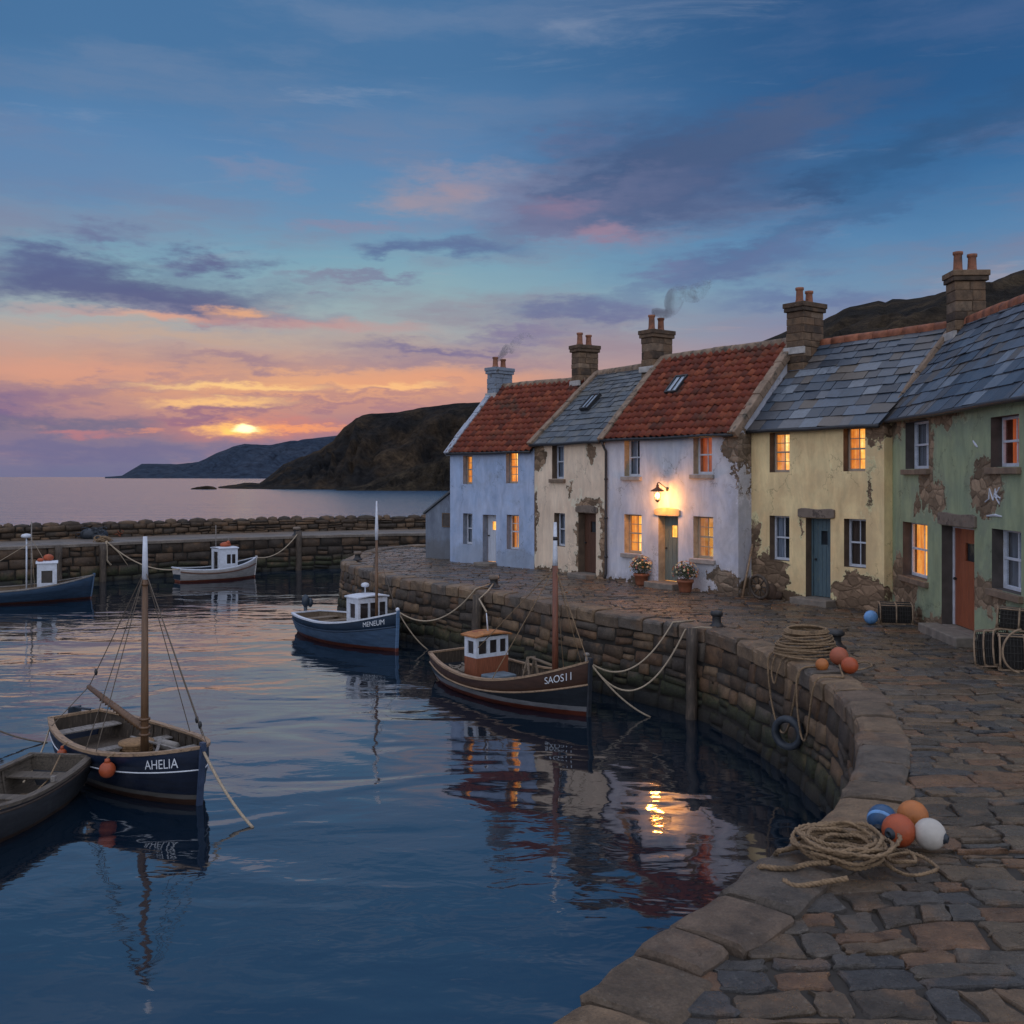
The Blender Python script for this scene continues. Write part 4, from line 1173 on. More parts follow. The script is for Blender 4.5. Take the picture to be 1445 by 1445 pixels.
pm2 = plaster('render_cream', (0.86, 0.70, 0.54), (0.80, 0.63, 0.48), (0.30, 0.205, 0.135), [(0.15, 4.0, 0.6, 0.6), (0.0, 1.6, 0.2, 1.2), (2.8, 1.0, 0.25, 1.7), (4.1, 1.0, 0.25, 1.4), (2.2, 2.75, 0.12, 0.3), (3.4, 4.0, 0.25, 0.4), (3.3, 2.3, 0.8, 0.25)], 0.15, (0.66, 0.52, 0.39))
H2 = House('cottage', 'narrow cream cottage with peeling render and a dark brown door', (754, 803), (853.5, 818), 4.42, 6.86, 2.5, t1, t2, pm2, MAT['rev_brown'], 'slate_old')
H2.window((779, 628, 796, 675.6), 'unlit', sill='sill_brown')
H2.window((782, 724, 797.4, 771), 'blue')
H2.door((816, 724, 841, 812), 'door_brown', 0.12, glazing=True, lintel=('lintel', 0.1, 0.2, 0.12, True), steppad=0.04)
H2.walls()
H2.roof('slate_old', 'skew', 5, (-1,))
H2.skylight(836, 569)
CH2 = H2.chimney(832, 36.3, 7.98, 8.44, 0.5, 0.85)

pm3 = plaster('render_lavender', (0.60, 0.60, 0.66), (0.52, 0.55, 0.66), (0.25, 0.19, 0.14), [(5.3, 4.0, 0.5, 0.5), (5.35, 3.3, 0.08, 0.7), (4.7, 0.5, 0.5, 0.28), (5.1, 0.3, 0.7, 0.25)], 0.12, (0.33, 0.34, 0.38))
H3 = House('cottage', 'pale lavender cottage with a lit lamp over its sage door', (853.5, 818), (1042, 842), 4.46, 7.02, 2.45, t2, 0, pm3, MAT['rev_cream'], 'pantile')
H3.window((881, 619.5, 902.8, 672), 'unlit', sill='sill')
H3.window((978.4, 615, 1004.6, 669), 'lit_red', sill='sill', frame='white')
H3.window((881, 726, 905.3, 781), 'lit', 'small', sill='sill', frame='white_lamplit')
H3.window((978.4, 729, 1006.4, 788.6), 'lit', 'small', sill='sill', frame='white_lamplit')
D3 = H3.door((929, 728.5, 957, 824), 'door_sage', 0.17, glazing=True, lintel=('rev_cream', 0.14, 0.20, 0.1, True), lit=True)
H3.walls()
H3.roof('pantile', 'skew', 7, (-1, 1))
H3.skylight(958, 545)
CH3 = H3.chimney(937, 32.7, 7.98, 8.48, 0.55, 0.9)
CH4 = H3.chimney(1137, 27.75, 8.03, 8.46, 0.58, 0.9, zb=5.4)
H3.downpipe(0.10)

pm4 = plaster('render_ochre', (0.86, 0.68, 0.38), (0.78, 0.57, 0.31), (0.28, 0.19, 0.125), [(3.4, 0.35, 0.8, 0.55), (0.7, 0.55, 0.6, 0.65), (3.9, 4.35, 0.45, 0.35), (0.1, 1.0, 0.2, 1.1), (3.7, 2.9, 0.07, 0.6), (1.65, 1.9, 0.08, 0.25)], 0.2, (0.66, 0.50, 0.29))
H4 = House('cottage', 'ochre yellow cottage with a teal door and lit upstairs windows', (1060, 840), (1248, 864), 4.54, 6.92, 2.35, 0, t5, pm4, MAT['rev_brown'], 'slate')
H4.window((1086, 610.4, 1114, 666.5), 'lit', 'small', frame='white_lamplit', sill=None)
H4.window((1190, 602, 1220.8, 665), 'lit', 'small', frame='white_lamplit')
H4.window((1086, 728, 1114, 791), 'unlit')
H4.window((1191, 732.4, 1222, 801), 'brown')
H4.door((1137, 731.5, 1172, 845), 'door_teal', 0.15, glazing=True, lintel=('lintel', 0.22, 0.24, 0.14, False), frame='door_teal')
H4.walls()
H4.roof('slate', 'terracotta', 9, ())

pm5 = plaster('render_sage', (0.34, 0.395, 0.25), (0.28, 0.345, 0.235), (0.30, 0.215, 0.145), [(2.35, 3.45, 0.50, 1.05), (2.9, 2.75, 0.55, 0.45), (1.0, 0.75, 0.85, 0.7), (4.1, 1.5, 0.25, 0.5), (5.3, 1.05, 1.0, 0.35), (0.3, 4.4, 0.5, 0.4), (2.6, 4.45, 1.9, 0.22), (5.4, 3.0, 0.7, 0.6), (1.75, 2.55, 0.25, 0.3)], 0.28, (0.22, 0.25, 0.20))
H5 = House('cottage', 'sage green cottage with bare stone patches and a red-brown door', (1256, 862), (1387.5, 916), 4.66, 6.85, 1.8, -t5, 0, pm5, MAT['rev_dark'], 'slate', grow=2.55)
H5.window((1277.7, 594, 1310.5, 661.5), 'blue', sill='sill_brown')
H5.window((1398, 586.6, 1438, 658.7), 'lit_red', sill='sill_brown')
H5.window((1274, 738, 1308.5, 815.6), 'lit', 'two', sill='sill_brown')
H5.window((1399.6, 748, 1441, 834.7), 'blue', sill='sill_brown')
H5.door((1328.7, 743.6, 1375, 888), 'door_red', 0.17, glazing=True, frame='white', lintel=('lintel', 0.10, 0.26, 0.12, False))
H5.walls()
H5.roof('slate', 'terracotta', 13, (-1,))
CH5 = H5.chimney(1342, 23.7, 8.08, 8.57, 0.56, 0.72)
H5.downpipe(0.02)
# white paint scrawl by the upstairs window
def fp(px, py):
    u = H5.fu(px)
    return Vector((u, -0.006, H5.fz(u, py)))
for st in ([(1391, 708), (1396, 704), (1397, 690), (1402, 706)], [(1402, 706), (1405, 690), (1408, 703)], [(1411, 688), (1405, 700), (1411, 711), (1412, 703), (1404, 697)]):
    mb = MB(); mb.tube([fp(*q) for q in st], 0.016, 5); mb.build('painted_mark', MAT['white'], H5.root)
for st in ([(1393, 728), (1405, 727), (1414, 729)], [(1373.5, 622), (1377, 627), (1380, 631)]):
    mb = MB(); mb.tube([fp(*q) for q in st], [0.014, 0.026, 0.014], 5); mb.build('painted_mark', MAT['white'], H5.root)

# ================================================================== BOATS
def hullmat(name, col, boot, anti, zb, za, wear=(0.2, 0.17, 0.14), rough=0.45):
    m, t = newmat(name)
    tc = t.n('ShaderNodeTexCoord').outputs['Object']
    z = t.n('ShaderNodeSeparateXYZ', {0: tc}).outputs[2]
    nz = t.noise(t.scale(tc, (1.5, 1.5, 9)), 1.6, 7, 0.65)
    n2 = t.noise(tc, 5, 8, 0.7)
    z2 = t.math('ADD', z, t.math('MULTIPLY', t.math('SUBTRACT', n2, 0.5), 0.03))
    c = t.mix(t.rng(nz, 0.3, 0.7), tuple(v * 0.7 for v in col), tuple(v * 1.35 for v in col))
    c = t.mix(t.rng(n2, 0.63, 0.70, 0, 0.5), c, wear)
    if boot:
        c = t.mix(t.rng(z2, zb + 0.006, zb), c, t.mix(t.rng(nz, 0.35, 0.7), tuple(v * 0.6 for v in boot), boot))
    a = t.mix(t.rng(nz, 0.3, 0.7), tuple(v * 0.5 for v in anti), tuple(v * 1.3 for v in anti))
    c = t.mix(t.rng(z2, za + 0.006, za), c, a)
    finish(t, c, t.rng(n2, 0.3, 0.7, rough - 0.12, rough + 0.18), n2, 0.004, 0.4)
    return m

class Boat:
    def __init__(s, name, label, cat, stern, bow, B, zst, zmid, zbow, hull, sheer=None, tw=0.6, keel=0.32, rake=0.28, floor=0.06, full=0.45, strakes=8, inner='wood_grey', gun='gunwale', group=None, flare=0.34, gw=0.075):
        st, bo = Vector((stern[0], stern[1], WZ)), Vector((bow[0], bow[1], WZ))
        s.L = (bo - st).length
        s.u = (bo - st).normalized()
        s.o = st
        s.B, s.zst, s.zmid, s.zbow, s.tw, s.keel, s.rake, s.full, s.flare = B, zst, zmid, zbow, tw, keel, rake, full, flare
        s.root = thing(name, label, cat, st, atan2(s.u.y, s.u.x), group)
        s.M = Matrix.Translation(st) @ Matrix.Rotation(atan2(s.u.y, s.u.x), 4, 'Z')
        s.Mi = s.M.inverted()
        NTT = 36
        ts = [i / NTT for i in range(NTT + 1)]
        ts = [1 - (1 - t) ** 1.25 for t in ts]
        mb = MB(); mb.smooth = True
        rows = []
        for i in range(strakes):
            rows += [(i / strakes, 0.0, i), ((i + 1) / strakes, 0.014, i)]
        for side in (1, -1):
            V = []
            for t in ts:
                for (q, off, i) in rows:
                    x, y, z = s.hp(t, q)
                    V.append((x, side * (y + off * min(1, y / 0.1)), z))
            n = len(rows)
            for i in range(n - 1):
                mb.mi = 0 if rows[i][2] == 0 and i < 1 else (1 if i >= 1 else 0)
                mb.smooth = rows[i][2] == rows[i + 1][2]
                o = len(mb.v)
                if i == 0:
                    mb.v += V; o0 = o
                for k in range(len(ts) - 1):
                    mb.f.append([o0 + k * n + i, o0 + k * n + i + 1, o0 + (k + 1) * n + i + 1, o0 + (k + 1) * n + i]); mb.m.append(mb.mi); mb.sm.append(mb.smooth)
        mb.smooth = False; mb.mi = 1
        tr = [s.hp(0, q / 10) for q in range(11)]
        mb.add([(p[0], p[1], p[2]) for p in tr] + [(p[0], -p[1], p[2]) for p in tr[::-1]], [tuple(range(22))])
        s.hull = mb.build('hull', [sheer or hull, hull], s.root)
        # inside planking with ribs, and the floor
        mb = MB(); mb.smooth = True
        fz = floor
        for side in (1, -1):
            V = []
            for t in ts:
                for k in range(6):
                    q = s.qz(t, fz) * k / 5
                    x, y, z = s.hp(t, q)
                    V.append((x + (0.03 if t == 0 else 0), side * max(0.002, y - 0.035), z))
            mb.add(V, [(i * 6 + k, i * 6 + k + 1, (i + 1) * 6 + k + 1, (i + 1) * 6 + k) for i in range(len(ts) - 1) for k in range(5)])
        mb.smooth = False
        V = []
        for t in ts:
            x, y, z = s.hp(t, s.qz(t, fz))
            V += [(x, max(0.002, y - 0.03), fz), (x, -max(0.002, y - 0.03), fz)]
        mb.add(V, [(2 * i, 2 * i + 1, 2 * i + 3, 2 * i + 2) for i in range(len(ts) - 1)])
        x, y, z = s.hp(0, 0)
        mb.add([(0.03, y, z), (0.03, -y, z), (0.03, -y * 0.8, fz), (0.03, y * 0.8, fz)], [(0, 1, 2, 3)])
        mb.build('inner_planking', MAT[inner], s.root)
        for side in (1, -1):
            for i in range(3, 15):
                mb = MB()
                t = i / 16
                pts = []
                for k in range(5):
                    x, y, z = s.hp(t, 0.04 + (s.qz(t, fz) - 0.04) * k / 4)
                    pts.append((x, side * (y - 0.05), z))
                mb.tube(pts, 0.017, 4)
                mb.build('rib', MAT[inner], s.root)
        # gunwale cap
        mb = MB()
        for side in (1, -1):
            V = []
            for t in ts:
                x, y, z = s.hp(t, 0)
                yi, yo = max(0.0, y - gw), y + 0.028
                V += [(x, side * yi, z - 0.01), (x, side * yo, z - 0.025), (x + 0.012 * (t > 0.98), side * yo, z + 0.022), (x, side * yi, z + 0.026)]
            n = len(ts)
            mb.add(V, [(4 * i + k, 4 * i + 4 + k, 4 * i + 4 + (k + 1) % 4, 4 * i + (k + 1) % 4) for i in range(n - 1) for k in range(4)] + [(0, 1, 2, 3), tuple(4 * n - 4 + k for k in (3, 2, 1, 0))])
        x, y, z = s.hp(0, 0)
        mb.box(-0.03, 0.045, -y - 0.02, y + 0.02, z - 0.012, z + 0.032)
        mb.build('gunwale', MAT[gun], s.root)
        # stem post
        mb = MB()
        pts = [Vector(s.hp(1, q / 8)) for q in range(9)]
        for a, b_ in zip(pts, pts[1:]):
            a2, b2 = Vector((a.x + 0.02, 0, a.z)), Vector((b_.x + 0.02, 0, b_.z))
            mb.bar(a2, b2, 0.055, 0.085, Vector((0, 1, 0)))
        mb.box(pts[0].x - 0.03, pts[0].x + 0.07, -0.032, 0.032, pts[0].z - 0.05, pts[0].z + 0.075)
        s.stem = mb
    def stem_build(s, m):
        s.stem.build('stem_post', m, s.root)
    def half(s, t):
        if t < s.full:
            g = 1 - (1 - s.tw) * ((s.full - t) / s.full) ** 2
        else:
            g = max(0.0, 1 - ((t - s.full) / (1 - s.full)) ** 2.3) ** 0.85
        return max(0.018, s.B / 2 * g)
    def sheer(s, t):
        if t < 0.4:
            return s.zmid + (s.zst - s.zmid) * ((0.4 - t) / 0.4) ** 2
        return s.zmid + (s.zbow - s.zmid) * ((t - 0.4) / 0.6) ** 2
    def hp(s, t, q):
        b, zs = s.half(t), s.sheer(t)
        th = q * pi / 2
        k = max(0, (t - 0.5) / 0.5)
        e1 = lerp(0.62, 1.0 + s.flare, k ** 1.4)
        ks = s.keel * (1 - 0.75 * max(0, (0.25 - t) / 0.25) ** 1.5)
        z = zs - (zs + ks) * (sin(th) ** lerp(1.05, 0.95, k))
        y = max(0.014, b * max(0.0, cos(th)) ** e1)
        x = s.L * t - s.rake * q * k ** 3 + 0.10 * q * max(0, 1 - t * 4)
        return x, y, z
    def qz(s, t, z):
        lo, hi = 0.0, 1.0
        for _ in range(24):
            m = (lo + hi) / 2
            if s.hp(t, m)[2] > z: lo = m
            else: hi = m
        return lo
    def g(s, t, side, dz=0.02, q=0.0, out=0.0):
        x, y, z = s.hp(t, q)
        return Vector((x, side * (y + out), z + dz))
    def pxof(s, p):
        w_ = s.M @ Vector(p)
        return CX + w_.x * F / w_.y
    def tpx(s, px, side, q=0.0):
        return min((i / 200 for i in range(201)), key=lambda t: abs(s.pxof(s.g(t, side, 0, q)) - px))
    def axpx(s, px):
        return min((i / 200 for i in range(201)), key=lambda t: abs(s.pxof((s.L * t, 0, 0)) - px)) * s.L
    def top(s, px, py, lx):
        d = (s.M @ Vector((lx, 0, 0))).y
        return s.Mi @ PD(px, py, d)
    def rail(s, name, q, m, r=0.018):
        mb = MB(); mb.smooth = True
        for side in (1, -1):
            mb.tube([s.g(i / 40, side, 0, q, 0.015) for i in range(41)], r, 6)
        return mb.build(name, m, s.root)
    def thwart(s, t, wd=0.22, dz=-0.16, m='wood_grey'):
        mb = MB()
        x, y, z = s.hp(t, 0.25)
        z = s.sheer(t) + dz
        mb.box(x - wd / 2, x + wd / 2, -y + 0.02, y - 0.02, z - 0.03, z)
        return mb.build('thwart', MAT[m], s.root, bevel=0.006)
    def lines(s, segs, r=0.009, name='rigging', m='wire'):
        mb = MB()
        for a, b_ in segs:
            mb.tube([a, b_], r, 5)
        return mb.build(name, MAT[m], s.root)
    def text(s, txt, t0, t1, q0, q1, m, side=-1):
        cu = bpy.data.curves.new('lettering_curve', 'FONT')
        cu.body = txt
        to = bpy.data.objects.new('lettering_curve', cu)
        COL.objects.link(to)
        bpy.context.view_layer.update()
        dg = bpy.context.evaluated_depsgraph_get()
        me = bpy.data.meshes.new_from_object(to.evaluated_get(dg))
        bpy.data.objects.remove(to); bpy.data.curves.remove(cu)
        xs = [v.co.x for v in me.vertices]; ys = [v.co.y for v in me.vertices]
        xa, xb, ya, yb = min(xs), max(xs), min(ys), max(ys)
        for v in me.vertices:
            fx, fy = (v.co.x - xa) / (xb - xa), (v.co.y - ya) / (yb - ya)
            x, y, z = s.hp(lerp(t0, t1, fx), lerp(q1, q0, fy))
            v.co = (x, side * (y + 0.022), z)
        me.name = 'lettering'
        me.materials.clear(); me.materials.append(m)
        o = bpy.data.objects.new('name_lettering', me)
        COL.objects.link(o); o.parent = s.root
        return o
    def cabin(s, x0, x1, hw, z0, z1, upper, lower, zsplit, roofm, wins, ov=0.05, camber=0.04):
        """small wheelhouse; wins: face -> list of (f0, f1, g0, g1) openings"""
        mbs = MB(); pn = MB()
        faces = {'star': ((x0, -hw), (x1, -hw)), 'front': ((x1, -hw), (x1, hw)), 'port': ((x1, hw), (x0, hw)), 'aft': ((x0, hw), (x0, -hw))}
        H = z1 - z0
        for k, ((ax, ay), (bx, by)) in faces.items():
            d = Vector((bx - ax, by - ay, 0)); Wd = d.length; d.normalize()
            n = Vector((d.y, -d.x, 0))
            hl = wins.get(k, [])
            us = sorted({0, 1} | {q for w_ in hl for q in w_[:2]})
            vs = sorted({0, 1, (zsplit - z0) / H} | {q for w_ in hl for q in w_[2:]})
            pt = lambda f, g_, o=0.0: Vector((ax, ay, z0)) + d * (f * Wd) + Vector((0, 0, g_ * H)) + n * o
            for i in range(len(us) - 1):
                for j in range(len(vs) - 1):
                    cu_, cv = (us[i] + us[i + 1]) / 2, (vs[j] + vs[j + 1]) / 2
                    if any(w_[0] < cu_ < w_[1] and w_[2] < cv < w_[3] for w_ in hl): continue
                    mbs.mi = 0 if cv * H + z0 > zsplit else 1
                    mbs.quad(pt(us[i], vs[j]), pt(us[i + 1], vs[j]), pt(us[i + 1], vs[j + 1]), pt(us[i], vs[j + 1]))
            mbs.mi = 0
            for (f0, f1, g0, g1) in hl:
                dp = -0.03
                c4 = [(f0, g0), (f1, g0), (f1, g1), (f0, g1)]
                for a in range(4):
                    p, q = c4[a], c4[(a + 1) % 4]
                    mbs.quad(pt(*p), pt(*q), pt(*q, dp), pt(*p, dp))
                pn.quad(*[pt(a, b_, dp + 0.001) for a, b_ in c4])
        c = s.root
        cab = mbs.build('cabin', [upper, lower], c)
        pn.build('cabin_window', MAT['cab_glass'], cab)
        mb = MB(); mb.smooth = False
        N_ = 8
        V = []
        for i in range(N_ + 1):
            y = lerp(-hw - ov, hw + ov, i / N_)
            cz = camber * (1 - (2 * i / N_ - 1) ** 2)
            V += [(x0 - ov, y, z1 + cz), (x1 + ov, y, z1 + cz), (x1 + ov, y, z1 + cz + 0.045), (x0 - ov, y, z1 + cz + 0.045)]
        mb.add(V, [(4 * i + k, 4 * i + 4 + k, 4 * i + 4 + (k + 1) % 4, 4 * i + (k + 1) % 4) for i in range(N_) for k in range(4)] + [(0, 1, 2, 3), tuple(4 * N_ + k for k in (3, 2, 1, 0))])
        mb.build('cabin_roof', roofm, cab, bevel=0.01)
        return cab

MAT['cab_glass'] = simple('cabin_glass', (0.035, 0.03, 0.03), 0.08, 0.5, 3, bump=0.02, spec=0.6)
LETTER = simple('letter_paint', (0.62, 0.66, 0.72), 0.6, 0.15, 12, bump=0.2)
navy = hullmat('navy_hull', (0.010, 0.020, 0.048), (0.20, 0.19, 0.18), (0.07, 0.032, 0.02), 0.155, 0.085, wear=(0.03, 0.045, 0.08), rough=0.4)
A_ = Boat('sailing_boat', 'dark navy open sailing boat with a tall bare mast and a boom', 'sailing boat', (-7.98, 18.15), (-4.70, 15.05), 1.72, 0.66, 0.60, 0.90, navy, tw=0.55, rake=0.20, floor=0.23, flare=0.15, inner='wood_dark', strakes=9)
A_.stem_build(simple('navy_stem', (0.03, 0.05, 0.10), 0.45, 0.3, 6))
A_.rail('paint_line', 0.17, LETTER, 0.011)
A_.text('AHELIA', 0.835, 0.945, 0.055, 0.135, LETTER)
for t in (0.10, 0.44, 0.70):
    A_.thwart(t, 0.30 if t < 0.2 else 0.22, -0.13)
mx = A_.axpx(204)
mtop = A_.top(197.5, 757, mx)
mf = Vector((mx, 0, 0.1))
mb = MB(); mb.smooth = True
mtop = Vector((mx + 0.02, 0, mtop.z))
mb.tube([mf, mf.lerp(mtop, 0.35), mf.lerp(mtop, 0.82)], [0.068, 0.060, 0.046], 12)
mb.mi = 1
mb.tube([mf.lerp(mtop, 0.82), mf.lerp(mtop, 0.90), mtop], [0.048, 0.044, 0.034], 12)
mb.mi = 0
for f in (0.17, 0.20, 0.235, 0.80):
    p = mf.lerp(mtop, f)
    mb.tube([p - Vector((0, 0, .018)), p + Vector((0, 0, .018))], 0.09 if f < 0.5 else 0.058, 12)
mb.build('mast', [MAT['spar'], MAT['white']], A_.root)
bm0 = mf.lerp(mtop, 0.19)
bx_ = A_.axpx(125)
bend = Vector((bx_, 0.0, A_.top(125, 969, bx_).z))
mb = MB(); mb.smooth = True
mb.tube([bm0 + Vector((-0.07, 0, 0.02)), bm0.lerp(bend, 0.5), bend], [0.062, 0.058, 0.042], 10)
for i in range(14):
    p = bm0.lerp(bend, 0.12 + i * 0.05)
    mb.tube([p + Vector((0, 0, 0.06)), p + Vector((0.02, 0.035, -0.07)), p + Vector((0.04, -0.03, -0.08)), p + Vector((0.03, 0, 0.06))], 0.012, 5)
mb.build('boom', MAT['spar'], A_.root)
hd = mf.lerp(mtop, 0.86)
sh = [(bend + Vector((0.05, 0, 0.04)), hd), (hd, A_.g(0.53, -1)), (hd, A_.g(0.60, -1)), (hd, A_.g(0.58, 1)), (hd, A_.g(0.72, 1)), (hd, A_.g(0.965, 1, 0.03)), (bend, A_.g(0.12, -1)), (bend, A_.g(0.16, 1)), (mf.lerp(mtop, 0.8) + Vector((-0.1, 0, 0)), mf.lerp(mtop, 0.2) + Vector((-0.12, 0, 0)))]
A_.lines(sh, 0.008)
mb = MB(); mb.smooth = True
for a, b_ in (sh[4], sh[5], sh[0]):
    p = b_.lerp(a, 0.1) if (a - hd).length < 1e-6 else a.lerp(b_, 0.12)
    mb.ball(p, 0.04, 8, (0.8, 0.8, 1.6))
mb.build('rigging_block', MAT['iron'], A_.root)
mb = MB()
mb.bar((-0.05, 0, 0.2), (-0.05, 0, 0.80), 0.04, 0.24, Vector((0, 1, 0)))
mb.bar((-0.03, 0, 0.78), (0.5, 0.05, 0.82), 0.04, 0.04)
mb.build('rudder', MAT['metal_blue'], A_.root, bevel=0.01)
mb = MB(); mb.smooth = True
R = random.Random(4)
for k in range(4):
    mb.tube([(mx + 0.35 + 0.22 * cos(i / 5) * (1 - .1 * k) , 0.05 + 0.18 * sin(i / 5), 0.12 + 0.03 * k) for i in range(31)], 0.018, 6)
o = mb.build('rope_heap', MAT['rope'], A_.root); o.location.z = 0.15
mb = MB()
mb.bar((mx - 1.0, 0.25, 0.50), (mx + 0.55, 0.32, 0.55), 0.05, 0.03); mb.bar((mx - 0.3, 0.42, 0.50), (mx + 0.6, -0.1, 0.6), 0.05, 0.03)
tag(mb.build('oar', MAT['wood_grey'], None, bevel=0.008), 'pair of grey oars lying across the seats of the navy sailing boat', 'oars')
bpy.data.objects['oar'].matrix_world = A_.M
mb = MB(); mb.smooth = True
mb.lathe([(0.20, 0), (0.25, 0.02), (0.27, 0.22), (0.29, 0.24), (0.29, 0.27), (0.10, 0.30), (0.02, 0.305)], 20)
for k in range(5):
    mb.tube([(0.262 * cos(i / 10 * pi), 0.262 * sin(i / 10 * pi), 0.05 + 0.04 * k) for i in range(20)], 0.011, 5, closed=True)
o = mb.build('basket', simple('wicker', (0.30, 0.18, 0.09), 0.8, 0.4, 20, bump=0.8))
o.location = A_.M @ Vector((mx - 0.62, 0.16, 0.24))
tag(o, 'round lidded wicker basket sitting inside the navy sailing boat', 'basket')
mb = MB(); mb.smooth = True
mb.tube([(0, 0, 0), (0.5, 0.05, 0.02)], [0.10, 0.09], 10)
mb.tube([(0.1, 0, 0), (0.13, 0, 0)], 0.105, 10)
o = mb.build('canvas_roll', simple('sailcloth', (0.27, 0.25, 0.23), 0.9, 0.3, 10, bump=0.6))
o.matrix_world = A_.M @ Matrix.Translation((mx - 0.5, 0.50, 0.42))
tag(o, 'rolled grey canvas beside the basket in the navy sailing boat', 'canvas roll')

grey = hullmat('grey_dinghy_hull', (0.045, 0.052, 0.065), None, (0.075, 0.04, 0.025), 0.1, 0.05, wear=(0.09, 0.085, 0.08), rough=0.6)
B_ = Boat('rowing_boat', 'weathered grey rowing boat with its square stern beside the navy boat', 'rowing boat', (-7.25, 15.95), (-7.62, 12.5), 1.34, 0.52, 0.47, 0.66, grey, tw=0.78, rake=0.2, floor=0.05, inner='dinghy_wood', gun='dinghy_wood', strakes=7, gw=0.085)
B_.stem_build(MAT['dinghy_wood'])
for t in (0.13, 0.42, 0.72):
    B_.thwart(t, 0.30 if t < 0.2 else 0.22, -0.14, 'dinghy_wood')
B_.rail('rub_rail', 0.06, simple('tarred_rail', (0.05, 0.035, 0.028), 0.6, 0.3, 8), 0.02)
mb = MB(); mb.smooth = True
mb.tube([B_.hp(0, 0)[0:1] + (0.0, B_.sheer(0) + 0.03)] + [Vector((0.25 + 0.3 * i, 0.12 * sin(i * 1.3), 0.42 - 0.12 * i)) for i in range(1, 4)], 0.013, 6)
mb.build('painter_line', MAT['rope'], B_.root)
for side in (1, -1):
    mb = MB()
    mb.box(1.2, 1.26, side * 0.61 - 0.03, side * 0.61 + 0.03, 0.50, 0.58)
    mb.build('rowlock', MAT['wood_grey'], B_.root)
mb = MB()
for k in range(4):
    mb.box(0.55, 2.3, -0.32 + k * 0.17, -0.18 + k * 0.17, 0.055, 0.08)
mb.build('bottom_board', MAT['wood'], B_.root)

blue = hullmat('blue_hull', (0.085, 0.155, 0.27), None, (0.14, 0.035, 0.02), 0.12, 0.10, wear=(0.16, 0.22, 0.30))
bsheer = hullmat('dark_blue_sheer', (0.012, 0.03, 0.06), None, (0.14, 0.035, 0.02), 0.12, 0.10, wear=(0.03, 0.06, 0.1))
C_ = Boat('fishing_boat', 'pale blue fishing boat with a white wheelhouse and dark blue bow band', 'fishing boat', (-6.75, 32.5), (-3.27, 28.35), 2.0, 0.58, 0.62, 1.12, blue, bsheer, tw=0.5, rake=0.12, floor=0.10, inner='wood', gun='white', strakes=6)
C_.stem_build(blue)
C_.rail('rub_rail', 1 / 6, bsheer, 0.03)
C_.text('MENEUM', 0.84, 0.95, 0.045, 0.115, LETTER)
cx0 = C_.axpx(516)
C_.cabin(cx0 - 0.25, cx0 + 0.42, 0.50, 0.25, 1.42, MAT['white'], MAT['white'], 0.3, MAT['white'], {'star': [(0.28, 0.72, 0.50, 0.86)], 'front': [(0.07, 0.34, 0.50, 0.88), (0.41, 0.66, 0.50, 0.88), (0.73, 0.94, 0.50, 0.88)], 'aft': [(0.3, 0.7, 0.1, 0.86)]})
mx = cx0 + 0.62
mt = C_.top(529, 707, mx).z
mb = MB(); mb.smooth = True
mb.tube([(mx, 0, 0.2), (mx, 0, lerp(0.2, mt, 0.72))], [0.05, 0.04], 10)
mb.mi = 1
mb.tube([(mx, 0, lerp(0.2, mt, 0.72)), (mx, 0, lerp(0.2, mt, 0.8)), (mx, 0, mt)], [0.045, 0.052, 0.02], 10)
mb.build('mast', [MAT['spar'], MAT['white']], C_.root)
hd = Vector((mx, 0, lerp(0.2, mt, 0.66)))
C_.lines([(hd, C_.g(0.99, 0, 0.06)), (hd, C_.g(0.42, 1)), (hd, C_.g(0.3, -0.0, 0.5) if False else Vector((cx0 - 0.3, 0.3, 1.45)))], 0.009)
mb = MB(); mb.smooth = True
mb.tube([(cx0 - 0.18, 0.1, 1.46), (cx0 - 0.18, 0.1, 1.70)], 0.018, 8)
mb.lathe([(0.03, 1.68), (0.11, 1.70), (0.125, 1.75), (0.10, 1.80), (0.03, 1.82)], 14, Matrix.Translation((cx0 - 0.18, 0.1, 0)))
mb.build('radar_dome', MAT['white'], C_.root)
mb = MB(); mb.smooth = True
mb.ball((-0.12, 0.05, 0.92), 0.17, 12, (0.8, 0.75, 1.25)); mb.ball((-0.08, 0.2, 0.86), 0.12, 10, (0.9, 0.8, 1.3))
mb.tube([(-0.12, 0.05, 0.85), (-0.14, 0.05, 0.1)], 0.06, 8)
mb.build('outboard_engine', MAT['metal_blue'], C_.root)
for t in (0.14, 0.32):
    C_.thwart(t, 0.34, -0.12, 'wood')
mb = MB(); mb.smooth = True
mb.ball(C_.g(1.0, 0, 0.09) + Vector((0.0, 0, 0)), 0.06, 10)
mb.build('bow_fitting', MAT['white'], C_.root)

slate_h = hullmat('slate_hull', (0.026, 0.034, 0.046), (0.36, 0.37, 0.40), (0.16, 0.035, 0.018), 0.20, 0.10, wear=(0.07, 0.075, 0.08))
brown_s = hullmat('brown_sheer', (0.060, 0.028, 0.018), None, (0.16, 0.035, 0.018), 0.1, 0.05, wear=(0.13, 0.07, 0.05))
D_ = Boat('fishing_boat', 'dark grey and brown fishing boat with an orange-roofed wheelhouse', 'fishing boat', (-1.55, 24.85), (1.62, 20.65), 2.05, 0.66, 0.48, 1.16, slate_h, brown_s, tw=0.6, rake=0.10, floor=0.06, inner='wood_dark', gun='gunwale', strakes=5)
D_.stem_build(simple('tarred_stem', (0.022, 0.026, 0.034), 0.5, 0.3, 6))
D_.rail('rub_rail', 1 / 5, MAT['gunwale'], 0.022)
D_.rail('rub_rail', 0.63, MAT['gunwale'], 0.014)
D_.text('SAOS11', 0.855, 0.95, 0.05, 0.125, LETTER)
cx0 = D_.axpx(686)
